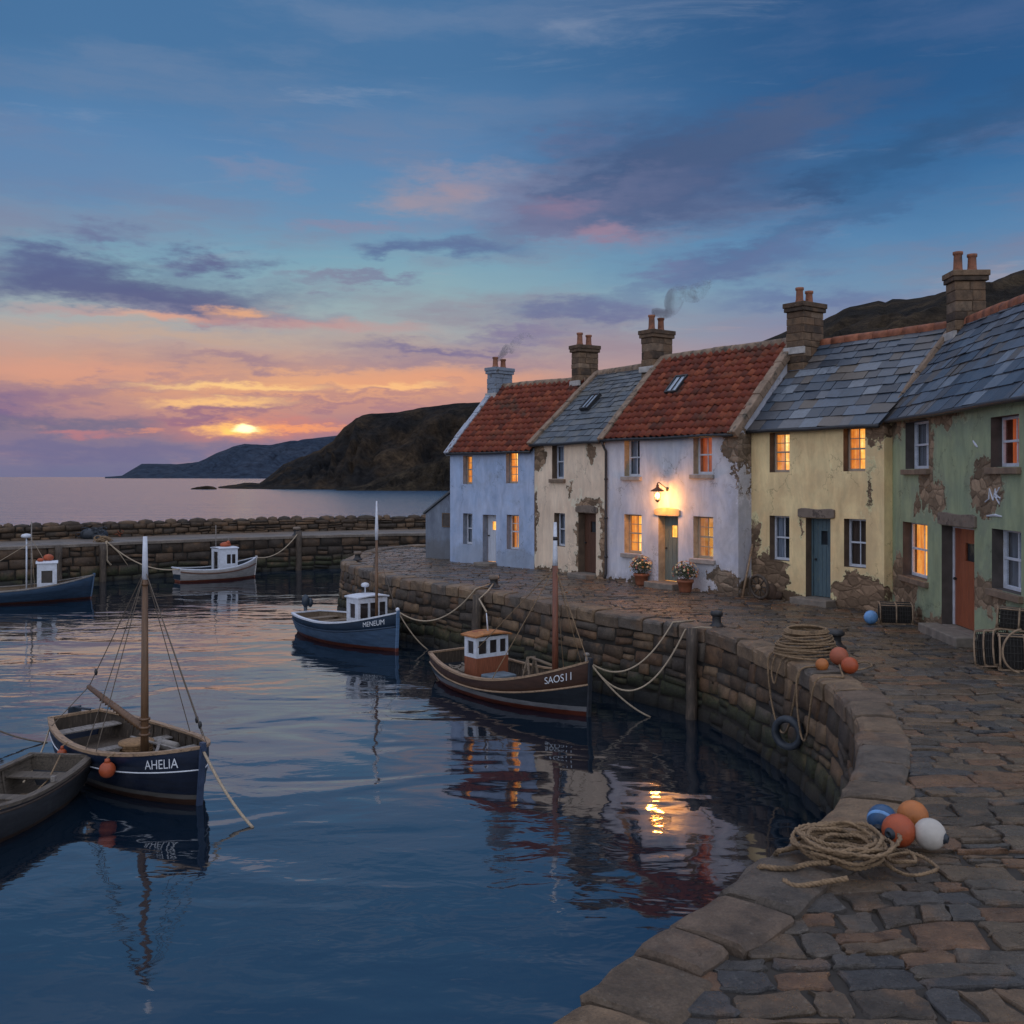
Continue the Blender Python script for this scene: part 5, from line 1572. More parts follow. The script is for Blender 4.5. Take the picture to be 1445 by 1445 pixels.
cz0 = 0.05
roof_o = simple('orange_roof_felt', (0.36, 0.15, 0.05), 0.8, 0.35, 9, bump=0.6, col2=(0.22, 0.07, 0.035))
redwood = simple('red_stained_boards', (0.24, 0.075, 0.035), 0.6, 0.35, 5, (14, 14, 1), bump=0.5)
D_.cabin(cx0 - 0.24, cx0 + 0.26, 0.46, cz0, 1.24, MAT['white'], redwood, 0.76, roof_o, {'star': [(0.26, 0.74, 0.67, 0.92)], 'front': [(0.07, 0.32, 0.67, 0.93), (0.42, 0.64, 0.67, 0.93), (0.74, 0.93, 0.67, 0.93)], 'aft': [(0.3, 0.7, 0.1, 0.9)]}, ov=0.07, camber=0.05)
mx = D_.axpx(783)
mt = D_.top(781, 737, mx).z
mb = MB(); mb.smooth = True
mb.tube([(mx, 0, 0.1), (mx, 0, lerp(0.1, mt, 0.76))], [0.075, 0.058], 12)
mb.mi = 1
mb.tube([(mx, 0, lerp(0.1, mt, 0.76)), (mx, 0, lerp(0.1, mt, 0.80)), (mx, 0, mt)], [0.06, 0.056, 0.036], 10)
mb.mi = 2
mb.tube([(mx, 0, lerp(0.1, mt, 0.90)), (mx, 0, lerp(0.1, mt, 0.92))], 0.05, 10)
mb.build('mast', [simple('red_spar', (0.17, 0.06, 0.035), 0.45, 0.35, 4, (5, 5, 0.7)), MAT['white'], MAT['iron']], D_.root)
hd = Vector((mx, 0, lerp(0.1, mt, 0.75)))
D_.lines([(hd, D_.g(0.985, 0, 0.05)), (hd, Vector((cx0 + 0.24, -0.42, 1.0))), (hd, D_.g(0.60, -1)), (hd, D_.g(0.62, 1)), (hd, D_.g(0.80, 1))], 0.010, m='rope')
mb = MB(); mb.smooth = True
gx = mx - 0.85
for yy in (-0.16, 0.16):
    mb.tube([(gx - 0.25, yy, 0.10), (gx, yy * 0.6, 0.95)], 0.03, 8); mb.tube([(gx + 0.2, yy, 0.10), (gx, yy * 0.6, 0.95)], 0.03, 8)
mb.tube([(gx, -0.12, 0.95), (gx, 0.12, 0.95)], 0.03, 8)
mb.tube([(gx, 0, 0.95), (mx, 0, 0.88)], 0.035, 8)
for k in range(3):
    mb.tube([(gx - 0.1 + 0.09 * cos(i / 8 * 2 * pi), -0.1 + 0.03 * k, 0.72 + 0.1 * sin(i / 8 * 2 * pi)) for i in range(8)], 0.014, 5, closed=True)
mb.build('winch_frame', MAT['wood'], D_.root)
mb = MB(); mb.smooth = True
mb.tube([D_.g(0.86, 1, 0), D_.g(0.86, 1, 0.24)], 0.035, 8); mb.ball(D_.g(0.86, 1, 0.26), 0.055, 8, (1.5, 1, 0.8))
mb.tube([D_.g(0.03, 1, 0), D_.g(0.03, 1, 0.22)], 0.04, 8); mb.ball(D_.g(0.03, 1, 0.24), 0.06, 8)
mb.build('mooring_bitt', MAT['wood_grey'], D_.root)
mb = MB(); mb.smooth = True
mb.tube([(cx0, 0.05, 1.33), (cx0 - 0.06, 0.05, 1.75)], [0.022, 0.012], 8)
mb.build('aerial', MAT['white'], D_.root)
mb = MB()
tx = cx0 + 0.62
mb.box(tx - 0.26, tx + 0.26, -0.42, 0.25, 0.07, 0.42)
o = mb.build('fish_box', simple('blue_fish_box', (0.12, 0.16, 0.20), 0.6, 0.3, 6, bump=0.4), None, bevel=0.03)
o.matrix_world = D_.M
tag(o, 'blue grey lidded fish box in front of the orange-roofed wheelhouse', 'fish box')
mb = MB(); mb.smooth = True
R = random.Random(14)
for k in range(9):
    c = Vector((0.5 + R.uniform(-.15, .3), R.uniform(-.35, .35), 0.25 + 0.05 * (k % 3)))
    mb.tube([c + Vector((0.17 * cos(i / 12 * 2 * pi), 0.13 * sin(i / 12 * 2 * pi), 0.03 * sin(i))) for i in range(12)], 0.022, 5, closed=True)
mb.ball((0.55, 0, 0.2), 0.3, 12, (1.1, 1.2, 0.5))
o = mb.build('net_heap', simple('pale_net', (0.20, 0.17, 0.14), 0.9, 0.4, 18, bump=0.9))
o.matrix_world = D_.M
tag(o, 'pale heap of net in the stern of the orange-roofed fishing boat', 'net heap')

eblue = hullmat('far_blue_hull', (0.035, 0.075, 0.14), None, (0.09, 0.03, 0.022), 0.1, 0.08, wear=(0.12, 0.18, 0.28))
E_ = Boat('fishing_boat', 'blue fishing boat with a white cabin, below the breakwater at far left', 'fishing boat', (-23.0, 38.3), (-17.25, 40.9), 2.0, 0.72, 0.52, 0.96, eblue, tw=0.6, rake=0.25, floor=0.1, inner='wood', gun='wood_grey', strakes=6)
E_.stem_build(eblue)
cx0 = E_.axpx(66)
E_.cabin(cx0 - 0.36, cx0 + 0.36, 0.48, 0.12, 1.52, MAT['white'], MAT['white'], 0.3, MAT['white'], {'star': [(0.22, 0.78, 0.45, 0.80)], 'aft': [(0.28, 0.72, 0.1, 0.85)], 'front': [(0.1, 0.45, 0.5, 0.85), (0.55, 0.9, 0.5, 0.85)]})
mx = E_.axpx(37)
mb = MB(); mb.smooth = True
mb.tube([(mx, 0.3, 0.1), (mx, 0.3, E_.top(37, 760, mx).z)], 0.03, 8)
zt = E_.top(37, 757, mx).z
mb.lathe([(0.04, -0.08), (0.19, -0.05), (0.21, 0), (0.17, 0.07), (0.04, 0.1)], 14, Matrix.Translation((mx, 0.3, zt)))
mb.build('radar_pole', MAT['white'], E_.root)
mx2 = E_.axpx(45)
mb = MB(); mb.smooth = True
mb.tube([(mx2, 0, 0.3), (mx2, 0, E_.top(45, 736, mx2).z)], [0.035, 0.02], 8)
mb.build('aerial', MAT['wood_grey'], E_.root)
E_.lines([(Vector((mx2, 0, E_.top(45, 760, mx2).z)), Vector((cx0 - 0.1, 0.2, 1.6))), (Vector((mx2, 0, E_.top(45, 765, mx2).z)), E_.g(0.2, 1)), (Vector((mx2, 0, E_.top(45, 768, mx2).z)), Vector((cx0 - 0.45, 0, 0.5)))], 0.012, m='rope_pale')
mb = MB(); mb.smooth = True
mb.ball((cx0 + 0.05, 0.05, 1.72), 0.17, 12, (1.2, 1, 0.9)); mb.ball((cx0 - 0.24, -0.2, 1.66), 0.10, 10, (1.3, 1, 0.8))
o = mb.build('net_float', MAT['buoy_orange']); o.matrix_world = E_.M
tag(o, 'orange floats heaped on the roof of the far left blue boat', 'floats')

fwhite = hullmat('white_hull', (0.46, 0.44, 0.43), None, (0.20, 0.055, 0.03), 0.1, 0.09, wear=(0.30, 0.27, 0.24))
F_ = Boat('fishing_boat', 'small white fishing boat with a brown rail, under the breakwater', 'fishing boat', (-15.98, 47.2), (-12.84, 49.75), 1.7, 0.66, 0.56, 0.98, fwhite, tw=0.62, rake=0.22, floor=0.12, inner='metal_blue', gun='white', strakes=6)
F_.stem_build(fwhite)
F_.rail('rub_rail', 0.14, MAT['door_brown'], 0.035)
cx0 = F_.axpx(316)
F_.cabin(cx0 - 0.42, cx0 + 0.5, 0.5, 0.25, 1.50, MAT['white'], MAT['white'], 0.3, MAT['white'], {'star': [(0.40, 0.62, 0.42, 0.78), (0.68, 0.88, 0.42, 0.78)], 'aft': [(0.25, 0.75, 0.12, 0.88)], 'front': [(0.1, 0.45, 0.5, 0.85), (0.55, 0.9, 0.5, 0.85)]})
for px, py in ((305.5, 741), (324, 760)):
    mb = MB(); mb.smooth = True
    x_ = F_.axpx(px)
    mb.tube([(x_, 0.1, 1.5), (x_, 0.1, F_.top(px, py, x_).z)], [0.03, 0.016], 8)
    mb.build('aerial', MAT['wood_grey'], F_.root)
mb = MB(); mb.smooth = True
xo = F_.axpx(318)
mb.ball((xo, 0.0, 1.67), 0.19, 12, (1.5, 1.1, 0.75)); mb.ball((xo + 0.1, -0.1, 1.78), 0.10, 10)
o = mb.build('net_float', MAT['buoy_orange']); o.matrix_world = F_.M
tag(o, 'orange floats on the cabin roof of the small white boat', 'floats')

# ================================================================== SMALL THINGS
def sag(a, b_, dip, n=24):
    a, b_ = Vector(a), Vector(b_)
    return [a.lerp(b_, i / n) - Vector((0, 0, dip * 4 * (i / n) * (1 - i / n))) for i in range(n + 1)]
def line(name, label, pts, r=0.018, m='rope_pale', cat='rope', group=None):
    mb = MB(); mb.smooth = True
    mb.tube(pts, r, 6)
    return tag(mb.build(name, MAT[m]), label, cat, group)
def twisted(mb, pts, r, pitch=0.11, sides=5):
    """three-strand rope along a fine polyline"""
    L = [0.0]
    for a, c in zip(pts, pts[1:]):
        L.append(L[-1] + (Vector(c) - Vector(a)).length)
    P_ = [Vector(p) for p in pts]
    fr = []
    up = Vector((0, 0, 1))
    for i, p in enumerate(P_):
        t = (P_[min(i + 1, len(P_) - 1)] - P_[max(i - 1, 0)])
        t = t.normalized() if t.length > 1e-9 else Vector((1, 0, 0))
        a = up - t * up.dot(t)
        a = a.normalized() if a.length > 0.05 else t.orthogonal().normalized()
        fr.append((a, t.cross(a)))
    for k in range(3):
        mb.tube([p + (f[0] * cos(2 * pi * (l / pitch + k / 3)) + f[1] * sin(2 * pi * (l / pitch + k / 3))) * r * 0.52 for p, f, l in zip(P_, fr, L)], r * 0.56, sides)
def smooth(pts, step):
    q = []
    P_ = [Vector(p) for p in pts]
    p = [P_[0]] + P_ + [P_[-1]]
    for i in range(1, len(p) - 2):
        a, b_, c, d = p[i - 1:i + 3]
        n = max(2, int((c - b_).length / step))
        for k in range(n):
            t = k / n
            q.append(0.5 * ((2 * b_) + (c - a) * t + (2 * a - 5 * b_ + 4 * c - d) * t * t + (3 * b_ - a - 3 * c + d) * t ** 3))
    q.append(P_[-1])
    return q

# ---- bollards and piles
def bollard(x, y, z, h, r, label, cap='iron'):
    t = thing('bollard', label, 'bollard', (x, y, z), 0, 'quay bollards')
    mb = MB(); mb.smooth = True
    mb.lathe([(r * 1.5, 0), (r * 1.5, 0.03), (r * 1.15, 0.06), (r * 0.92, h * 0.35), (r * 0.9, h * 0.62), (r * 1.0, h * 0.68)], 16)
    mb.build('post', MAT['iron'], t)
    mb = MB(); mb.smooth = True
    mb.lathe([(r * 1.0, h * 0.66), (r * 1.3, h * 0.74), (r * 1.3, h * 0.9), (r * 1.1, h), (r * 0.3, h * 1.03)], 16)
    mb.build('cap', MAT[cap], t)
    return t
p = P(1010, 888); bollard(p.x + 0.02, p.y, 0.05, 0.34, 0.10, 'black iron bollard above the tall timber pile on the quay edge')
p = P(697, 832); bollard(p.x, p.y + 0.15, 0.05, 0.34, 0.12, 'pale capped bollard on the quay edge behind the orange-roofed boat', 'lintel')
p = P(1178, 918); bollard(p.x, p.y + 0.1, 0.03, 0.34, 0.16, 'thick black bollard beside the tall rope coil')
p = P(503, 793); bollard(p.x, p.y + 0.3, 0.05, 0.32, 0.12, 'weathered bollard at the far corner of the quay', 'lintel')
p = P(640, 815)
def pile(x0, y0, zt, zb, r, label, lean=(0, 0)):
    mb = MB(); mb.smooth = True
    mb.tube([(x0 + lean[0] * i / 8 + 0.012 * sin(i * 2.1), y0 + lean[1] * i / 8, lerp(zt, zb, i / 8)) for i in range(9)], [r * (0.95 + 0.05 * sin(i * 1.7)) for i in range(9)], 9)
    return tag(mb.build('mooring_pile', MAT['wood_dark']), label, 'pile', 'timber piles against the stone')
def edge_at(px):
    """arc position on the quay edge seen in that column"""
    return min((i * 0.1 for i in range(int(quay.L * 10))), key=lambda s: abs((lambda q: CX + q.x * F / max(q.y, 0.1))(quay.w(s, 0, 0)) - px) + (0 if 13.2 < quay.w(s, 0, 0).y < 37 else 1e4))
q = quay.w(edge_at(987), 0.2, 0); pile(q.x, q.y, 0.06, -3, 0.125, 'tall dark timber pile against the quay wall below the black bollard', (-0.05, -0.2))
q = quay.w(edge_at(683), 0.2, 0); pile(q.x, q.y, -0.06, -3, 0.15, 'timber pile against the quay wall behind the orange-roofed boat', (-0.1, -0.15))
for px, lab in ((83, 'left timber pile on the breakwater face, behind the far blue boat'), (146, 'timber pile on the breakwater face under the pale mooring ropes'), (420, 'right timber pile standing up from the breakwater edge'), (590, 'timber pile on the breakwater face beside the quay corner')):
    s_ = min((i * 0.2 for i in range(int(bw.L * 5))), key=lambda s: abs((lambda q: CX + q.x * F / max(q.y, 0.1))(bw.w(s, 0, 0)) - px) + (0 if bw.w(s, 0, 0).y > 30 else 1e4))
    q = bw.w(s_, 0.2, 0)
    if px == 590: continue
    pile(q.x, q.y, 0.30 if px == 420 else 0.0, -3, 0.17, lab)
BWS = lambda px: min((i * 0.2 for i in range(int(bw.L * 5))), key=lambda s: abs((lambda q: CX + q.x * F / max(q.y, 0.1))(bw.w(s, 0, 0)) - px) + (0 if bw.w(s, 0, 0).y > 30 else 1e4))

# ---- mooring lines
Cbow = C_.M @ C_.g(1.0, 0, 0.05); Dbow = D_.M @ D_.g(1.0, 0, -0.02); Abow = A_.M @ A_.g(1.0, 0, -0.02); Fbow = F_.M @ F_.g(1.0, 0, 0.0)
bol2 = P(697, 832) + Vector((0, 0.1, 0.16))
e1 = quay.w(edge_at(674), 0.05, 0.07)
line('mooring_line', 'pale rope sagging from the pale blue boat up to the quay bollard', sag(Cbow, e1, 0.55) + [bol2 + Vector((-.1, -.05, 0))])
line('mooring_line', 'rope running from the bow of the pale blue boat into the water', sag(Cbow, P(604, 917, WZ), 0.12, 14))
e2 = quay.w(edge_at(950), 0.06, 0.07)
line('mooring_line', 'upper rope from the bow of the orange-roofed boat to the quay coping', sag(Dbow, e2, 0.55) + [e2 + Vector((0.5, 0.25, 0.0))])
e3 = quay.w(edge_at(985), 0.30, 0.02)
line('mooring_line', 'lower deeply sagging rope from the orange-roofed boat to the timber pile', sag(Dbow, e3, 0.9) + [quay.w(edge_at(992), 0.05, 0.08), P(1004, 886, 0.2)])
line('mooring_line', 'rope slanting from the bow of the orange-roofed boat into the dark water', sag(Dbow, P(918, 1012, WZ), 0.15, 14))
line('mooring_line', 'rope from the bow of the navy sailing boat slanting into the open water', sag(Abow, P(357, 1168, WZ), 0.10, 14), 0.022)
line('mooring_line', 'rope at the far left of the water dipping in beside the rowing boat', sag(P(-60, 1000, WZ + 0.75), P(67, 1048, WZ), 0.12, 14), 0.016, 'wire')
q = bol2 + Vector((-.02, -.05, 0)); e4 = quay.w(edge_at(690), 0.34, -0.3)
line('mooring_line', 'rope hanging from the pale bollard down beside its timber pile', [q, quay.w(edge_at(690), 0.07, 0.07), quay.w(edge_at(689), 0.30, -0.15), D_.M @ Vector((D_.axpx(686) - .06, 0.05, 1.78))], 0.022)
q = bw.w(BWS(150), 0.1, 0.12)
line('mooring_line', 'long rope from the breakwater to the stern of the small white boat', sag(q, F_.M @ F_.g(0.02, -1), 0.5), 0.028)
line('mooring_line', 'pale rope end hanging down the breakwater stones below the net heap', [q, bw.w(BWS(147), 0.16, -0.3), bw.w(BWS(149), 0.17, -0.8), bw.w(BWS(153), 0.17, -1.05)], 0.05)
line('mooring_line', 'thin rope running down the breakwater face beside the hanging rope end', [q, bw.w(BWS(165), 0.16, -0.5), bw.w(BWS(178), 0.17, -1.1)], 0.022)
line('mooring_line', 'rope from the bow of the small white boat up to the right breakwater pile', sag(Fbow, bw.w(BWS(419), 0.2, 0.24), 0.45), 0.026)
line('mooring_line', 'rope tying the rowing boat to the navy sailing boat', sag(B_.M @ Vector((0.7, -0.2, 0.30)), A_.M @ A_.g(0.05, -1, -0.1), 0.12), 0.014)

# ---- round floats
def buoy(x, y, z, r, m, label, eye=None, band=None, group=None, cat='buoy', rot=(0, 0, 0)):
    t = thing('buoy', label, cat, (x, y, z), rot[2], group, rot[0], rot[1])
    mb = MB(); mb.smooth = True
    mb.ball((0, 0, r), r, 24)
    mb.build('body', MAT[m], t)
    if eye:
        mb = MB(); mb.smooth = True
        e = Vector(eye).normalized()
        M = e.to_track_quat('Z', 'Y').to_matrix().to_4x4(); M.translation = Vector((0, 0, r)) + e * (r * 0.9)
        mb.lathe([(r * 0.42, -r * 0.05), (r * 0.34, r * 0.06), (r * 0.24, r * 0.16), (r * 0.24, r * 0.24), (r * 0.12, r * 0.24), (r * 0.11, r * 0.1)], 14, M)
        mb.build('eye', MAT['rubber'], t)
    if band:
        mb = MB(); mb.smooth = True
        e = Vector(eye or (0, 0, 1)).normalized()
        M = e.to_track_quat('Z', 'Y').to_matrix().to_4x4(); M.translation = Vector((0, 0, r))
        mb.lathe([(r * 0.90, r * 0.44), (r * 0.93, r * 0.40), (r * 0.985, r * 0.24), (r * 0.975, r * 0.20)], 24, M)
        mb.build('band', MAT[band], t)
    return t
def on(px, py, r, z=0.0):
    """ground point under a ball whose centre is seen at that pixel"""
    return P(px, py, z + r)
g1 = 'floats beside the flat rope coil'
for (px, py, r, m, lab, eye, band) in ((1245, 1156, 0.130, 'buoy_blue', 'dark blue banded float behind the flat rope coil', (-0.5, -0.7, -0.4), 'buoy_pale'), (1288, 1151, 0.135, 'buoy_amber', 'amber orange float at the back of the group by the flat rope coil', None, None),
                                       (1268, 1172, 0.140, 'buoy_orange', 'red orange float in front of the group by the flat rope coil', (-0.8, -0.6, 0.0), None), (1312, 1177, 0.132, 'buoy_white', 'white float with a black eye at the right of the flat rope coil', (0.75, -0.6, -0.1), None)):
    q = on(px, py, r, 0.02); buoy(q.x, q.y, 0.02, r, m, lab, eye, band, g1)
g2 = 'orange floats beside the tall rope coil'
for (px, py, r, m, lab) in ((1160, 938, 0.105, 'buoy_amber', 'smallest amber float on the quay edge by the tall rope coil'), (1184, 926, 0.155, 'buoy_faded', 'biggest faded orange float leaning by the thick black bollard'), (1199, 939, 0.135, 'buoy_orange', 'bright orange float in front of the faded one by the thick bollard')):
    q = on(px, py, r, 0.045); buoy(q.x, q.y, 0.045, r, m, lab, None, None, g2)
q = on(1229, 871, 0.15); buoy(q.x, q.y, 0.0, 0.15, 'buoy_pale', 'light blue float on the ground in front of the ochre cottage', None)
def hang(b_, t, side, r, drop, label):
    p = b_.M @ (b_.g(t, side, 0.0, 0.0, 0.05 + r * 0.6))
    th = thing('fender', label, 'float', (p.x, p.y, p.z - drop - 2 * r), 0, 'orange floats hung on the navy sailing boat')
    mb = MB(); mb.smooth = True
    mb.ball((0, 0, r), r, 20); mb.lathe([(r * 0.4, 2 * r - 0.02), (r * 0.3, 2 * r + 0.04), (r * 0.1, 2 * r + 0.05)], 10)
    mb.build('body', MAT['buoy_orange'], th)
    mb = MB(); mb.smooth = True
    q = b_.M @ b_.g(t, side, 0.03)
    mb.tube([(0, 0, 2 * r + 0.03), (0, 0, drop + 2 * r - 0.02), (q.x - p.x, q.y - p.y, q.z - p.z + drop + 2 * r)], 0.011, 5)
    mb.build('lanyard', MAT['rope'], th)
hang(A_, A_.tpx(163, -1), -1, 0.125, 0.08, 'larger orange float hanging amidships on the navy sailing boat')
hang(A_, A_.tpx(96, -1), -1, 0.08, 0.06, 'smaller orange float hanging at the stern of the navy sailing boat')

# ---- rope coils
R = random.Random(77)
t = thing('rope_coil', 'flat coil of thick manila rope on the near quay edge by four floats', 'rope coil', (0, 0, 0))
c0 = P(1188, 1212, 0.05)
mb = MB(); mb.smooth = True
pts = []
turns = 11
N_ = turns * 46
for i in range(N_):
    a = i / 46 * 2 * pi
    k = i / 46
    rr = 0.17 + 0.11 * (0.5 + 0.5 * sin(k * 2.39 + 0.6)) + 0.009 * k
    ox, oy = 0.03 * sin(k * 1.9), 0.025 * cos(k * 2.7)
    zz = 0.045 + 0.014 * k + 0.025 * sin(a * 2 + k * 1.3) + 0.012 * sin(a * 5 + k)
    pts.append(c0 + Vector((ox + rr * 1.12 * cos(a), oy + rr * 1.0 * sin(a) , zz)))
twisted(mb, pts, 0.021)
mb.build('coil', MAT['rope'], t)
mb = MB(); mb.smooth = True
G = lambda px, py, z=0.05: P(px, py, z)
def trail(pp, r=0.024):
    twisted(mb, smooth(pp, 0.025), r)
trail([G(1170, 1218, .13), G(1142, 1219, .12), G(1112, 1226, .095), G(1085, 1224, .09), G(1074, 1223, 0.085), G(1068, 1231, -0.02)])
trail([G(1196, 1240, .11), G(1168, 1244, .09), G(1145, 1248, .085), G(1120, 1250, .075), G(1106, 1242, .08)])
trail([G(1172, 1196, .15), G(1138, 1194, .10), G(1110, 1199, .085), G(1096, 1203, .085), G(1092, 1212, -.02)])
mb.build('trailing_end', MAT['rope'], t)
mb = MB(); mb.smooth = True
def loop(px, py, rx, ry, n=40, z=0.055, a0=0.0, sweep=2 * pi):
    c = G(px, py, z)
    return [c + Vector((rx * cos(a0 + sweep * i / n), ry * sin(a0 + sweep * i / n), 0.012 * sin(3 * i / n * 2 * pi))) for i in range(n + 1)]
twisted(mb, loop(1270, 1208, 0.115, 0.15), 0.017, 0.09)
twisted(mb, loop(1284, 1219, 0.205, 0.215, a0=0.6, z=0.045), 0.018, 0.09)
trail([G(1254, 1176, 0.15), G(1246, 1186, 0.11), G(1240, 1196, 0.10), G(1232, 1202, 0.10)], 0.017)
trail([G(1222, 1170, 0.12), G(1216, 1180, 0.12), G(1218, 1190, 0.12)], 0.017)
mb.build('loose_loop', MAT['rope'], t)

t = thing('rope_coil', 'tall stacked coil of rope beside the thick black bollard, loops hanging over the quay edge', 'rope coil', (0, 0, 0))
c0 = P(1138, 926, 0.05)
mb = MB(); mb.smooth = True
pts = []
T_ = 11
for i in range(T_ * 40):
    k = i / 40
    a = k * 2 * pi
    f = k / T_
    rr = lerp(0.58, 0.36, f ** 1.3) + 0.022 * sin(k * 2.2) + 0.012 * sin(a * 1.5 + k)
    pts.append(c0 + Vector((rr * cos(a) + 0.02 * sin(k), rr * 0.95 * sin(a), 0.03 + 0.40 * f + 0.016 * sin(a * 2 + k * 1.7))))
twisted(mb, pts, 0.020, 0.12)
for k in range(3):
    twisted(mb, [c0 + Vector(((0.37 - 0.02 * k) * cos(i / 40 * 2 * pi), (0.36 - 0.02 * k) * sin(i / 40 * 2 * pi) - .01 * k, 0.44 + 0.022 * k + 0.01 * sin(i / 5))) for i in range(41)], 0.024, 0.14)
mb.build('coil', MAT['rope'], t)
mb = MB(); mb.smooth = True
E_s = lambda px: edge_at(px)
def over(pxa_, pxb_, low, o=0.13, za=0.085):
    sa, sb = E_s(pxa_), E_s(pxb_)
    pts = [quay.w(sa, -0.32, za), quay.w(sa, 0.03, za), quay.w(sa, o, -0.08)]
    for i in range(1, 8):
        f = i / 8
        pts.append(quay.w(lerp(sa, sb, f), o + 0.03, -0.1 - (low - 0.1) * (1 - abs(2 * f - 1) ** 2.2)))
    pts += [quay.w(sb, o, -0.08), quay.w(sb, 0.03, za), quay.w(sb, -0.32, za)]
    return smooth(pts, 0.04)
twisted(mb, over(1094, 1136, 1.15), 0.020, 0.12)
twisted(mb, over(1100, 1111, 0.38), 0.018, 0.12)
twisted(mb, over(1136, 1160, 1.0, 0.15), 0.020, 0.12)
twisted(mb, smooth([c0 + Vector((-0.55, -0.1, 0.12)), quay.w(E_s(1094), -0.32, 0.085)], 0.05), 0.020, 0.12)
s1 = E_s(1162)
twisted(mb, smooth([quay.w(s1, -0.32, .085), P(1185, 936, 0.07), P(1205, 945, 0.05), P(1222, 943, 0.05), P(1230, 939, 0.05), P(1222, 934, 0.05), P(1205, 936, 0.05)], 0.05), 0.018, 0.12)
mb.build('hanging_loop', MAT['rope'], t)
mb = MB(); mb.smooth = True
sT = E_s(1138)
c = quay.w(sT, 0.30, -0.98)
nn = quay.at(sT)[1]; tt = Vector((-nn.y, nn.x, 0))
axis = (Vector((nn.x, nn.y, 0)) * 0.62 + Vector((0, -1, 0)) * 0.6).normalized(); tt = Vector((-axis.y, axis.x, 0))
V = []
nM, nm = 28, 10
for i in range(nM):
    a = 2 * pi * i / nM
    rad = tt * cos(a) + Vector((0, 0, 1)) * sin(a)
    for k in range(nm):
        bq = 2 * pi * k / nm
        V.append(c + rad * (0.225 + 0.06 * cos(bq)) + axis * 0.085 * sin(bq))
mb.add(V, [(i * nm + k, i * nm + (k + 1) % nm, ((i + 1) % nM) * nm + (k + 1) % nm, ((i + 1) % nM) * nm + k) for i in range(nM) for k in range(nm)])
tag(mb.build('tyre_fender', MAT['rubber']), 'dark blue black tyre hung on ropes against the quay wall', 'tyre fender')

# ---- flower pots by the lit door
petal = [simple('cream_petal', (0.62, 0.50, 0.30), 0.8, 0.2, 20), simple('orange_petal', (0.50, 0.20, 0.07), 0.8, 0.3, 20), simple('rose_petal', (0.36, 0.12, 0.10), 0.8, 0.3, 20)]
leafm = simple('leaf', (0.05, 0.065, 0.028), 0.7, 0.4, 20, island=0.4)
def flowerpot(px, py, seed, label):
    p = P(px, py)
    t = thing('flower_pot', label, 'flower pot', p, 0, 'flower pots by the lit door')
    R = random.Random(seed)
    mb = MB(); mb.smooth = True
    mb.lathe([(0.15, 0), (0.17, 0.05), (0.205, 0.27), (0.235, 0.28), (0.24, 0.35), (0.20, 0.35), (0.19, 0.30)], 20)
    mb.build('pot', MAT['terracotta'], t)
    mb = MB()
    fl = [MB(), MB(), MB()]
    for i in range(800):
        d = Vector((R.gauss(0, 1), R.gauss(0, 1), R.gauss(0.25, 0.9))).normalized()
        r = 0.33 * R.uniform(0.5, 1.0)
        c = Vector((0, 0, 0.55)) + Vector((d.x * r * 1.05, d.y * r * 1.05, d.z * r * 0.85))
        if c.z < 0.34: continue
        a, b_ = d.orthogonal().normalized(), None
        b_ = d.cross(a)
        q = R.uniform(0, 6.28); a, b_ = a * cos(q) + b_ * sin(q), b_ * cos(q) - a * sin(q)
        l = R.uniform(0.03, 0.055)
        mb.add([c, c + a * l * 0.5 + b_ * l * 0.4, c + a * l * 1.3 + d * R.uniform(-.02, .02), c + a * l * 0.5 - b_ * l * 0.4], [(0, 1, 2, 3)])
    for i in range(95):
        d = Vector((R.gauss(0, 1), R.gauss(0, 1), R.gauss(0.55, 0.8))).normalized()
        c = Vector((0, 0, 0.56)) + Vector((d.x * 0.35, d.y * 0.35, d.z * 0.30))
        if c.z < 0.42: continue
        m = fl[0 if R.random() < 0.6 else (1 if R.random() < 0.7 else 2)]
        r = R.uniform(0.018, 0.036)
        M = d.to_track_quat('Z', 'Y').to_matrix().to_4x4(); M.translation = c
        m.lathe([(0.004, 0), (r * 0.8, 0.008), (r, 0.02), (r * 0.5, 0.018), (0.003, 0.012)], 7, M)
    f = mb.build('foliage', leafm, t)
    for m, pm in zip(fl, petal):
        m.build('blossom', pm, t)
flowerpot(905, 826, 1, 'terracotta pot of cream flowers at the left of the lit sage door')
flowerpot(967, 836, 2, 'terracotta pot of cream flowers at the right of the lit sage door')

# ---- lamp over the door
lx, lz = H3.fu(933), None
lz = H3.fz(lx, 698)
wp = H3.root.matrix_basis
lx += 0.26
lp = H3.A + H3.u * lx - H3.n * 0.0
t = thing('wall_lamp', 'lit lantern with a flared hood on the wall above the sage door', 'wall lamp', (lp.x, lp.y, lz), H3.rz)
mb = MB(); mb.smooth = True
mb.tube([(0, 0, 0.16), (0, -0.10, 0.22), (0, -0.34, 0.36), (0, -0.40, 0.34)], 0.014, 8)
mb.lathe([(0.06, 0), (0.06, 0.015)], 12, Matrix.Translation((0, 0, 0.16)) @ Matrix.Rotation(pi / 2, 4, 'X'))
mb.build('bracket', MAT['iron'], t)
LM = Matrix.Translation((0, -0.40, 0))
mb = MB(); mb.smooth = True
mb.lathe([(0.20, 0.10), (0.19, 0.125), (0.10, 0.18), (0.045, 0.22), (0.04, 0.28), (0.02, 0.30), (0.028, 0.32), (0.01, 0.34)], 18, LM)
mb.build('hood', simple('copper_hood', (0.13, 0.055, 0.03), 0.5, 0.3, 9, metal=0.3), t)
mb = MB(); mb.smooth = True
mb.lathe([(0.075, -0.145), (0.06, -0.17), (0.03, -0.20), (0.01, -0.215)], 14, LM)
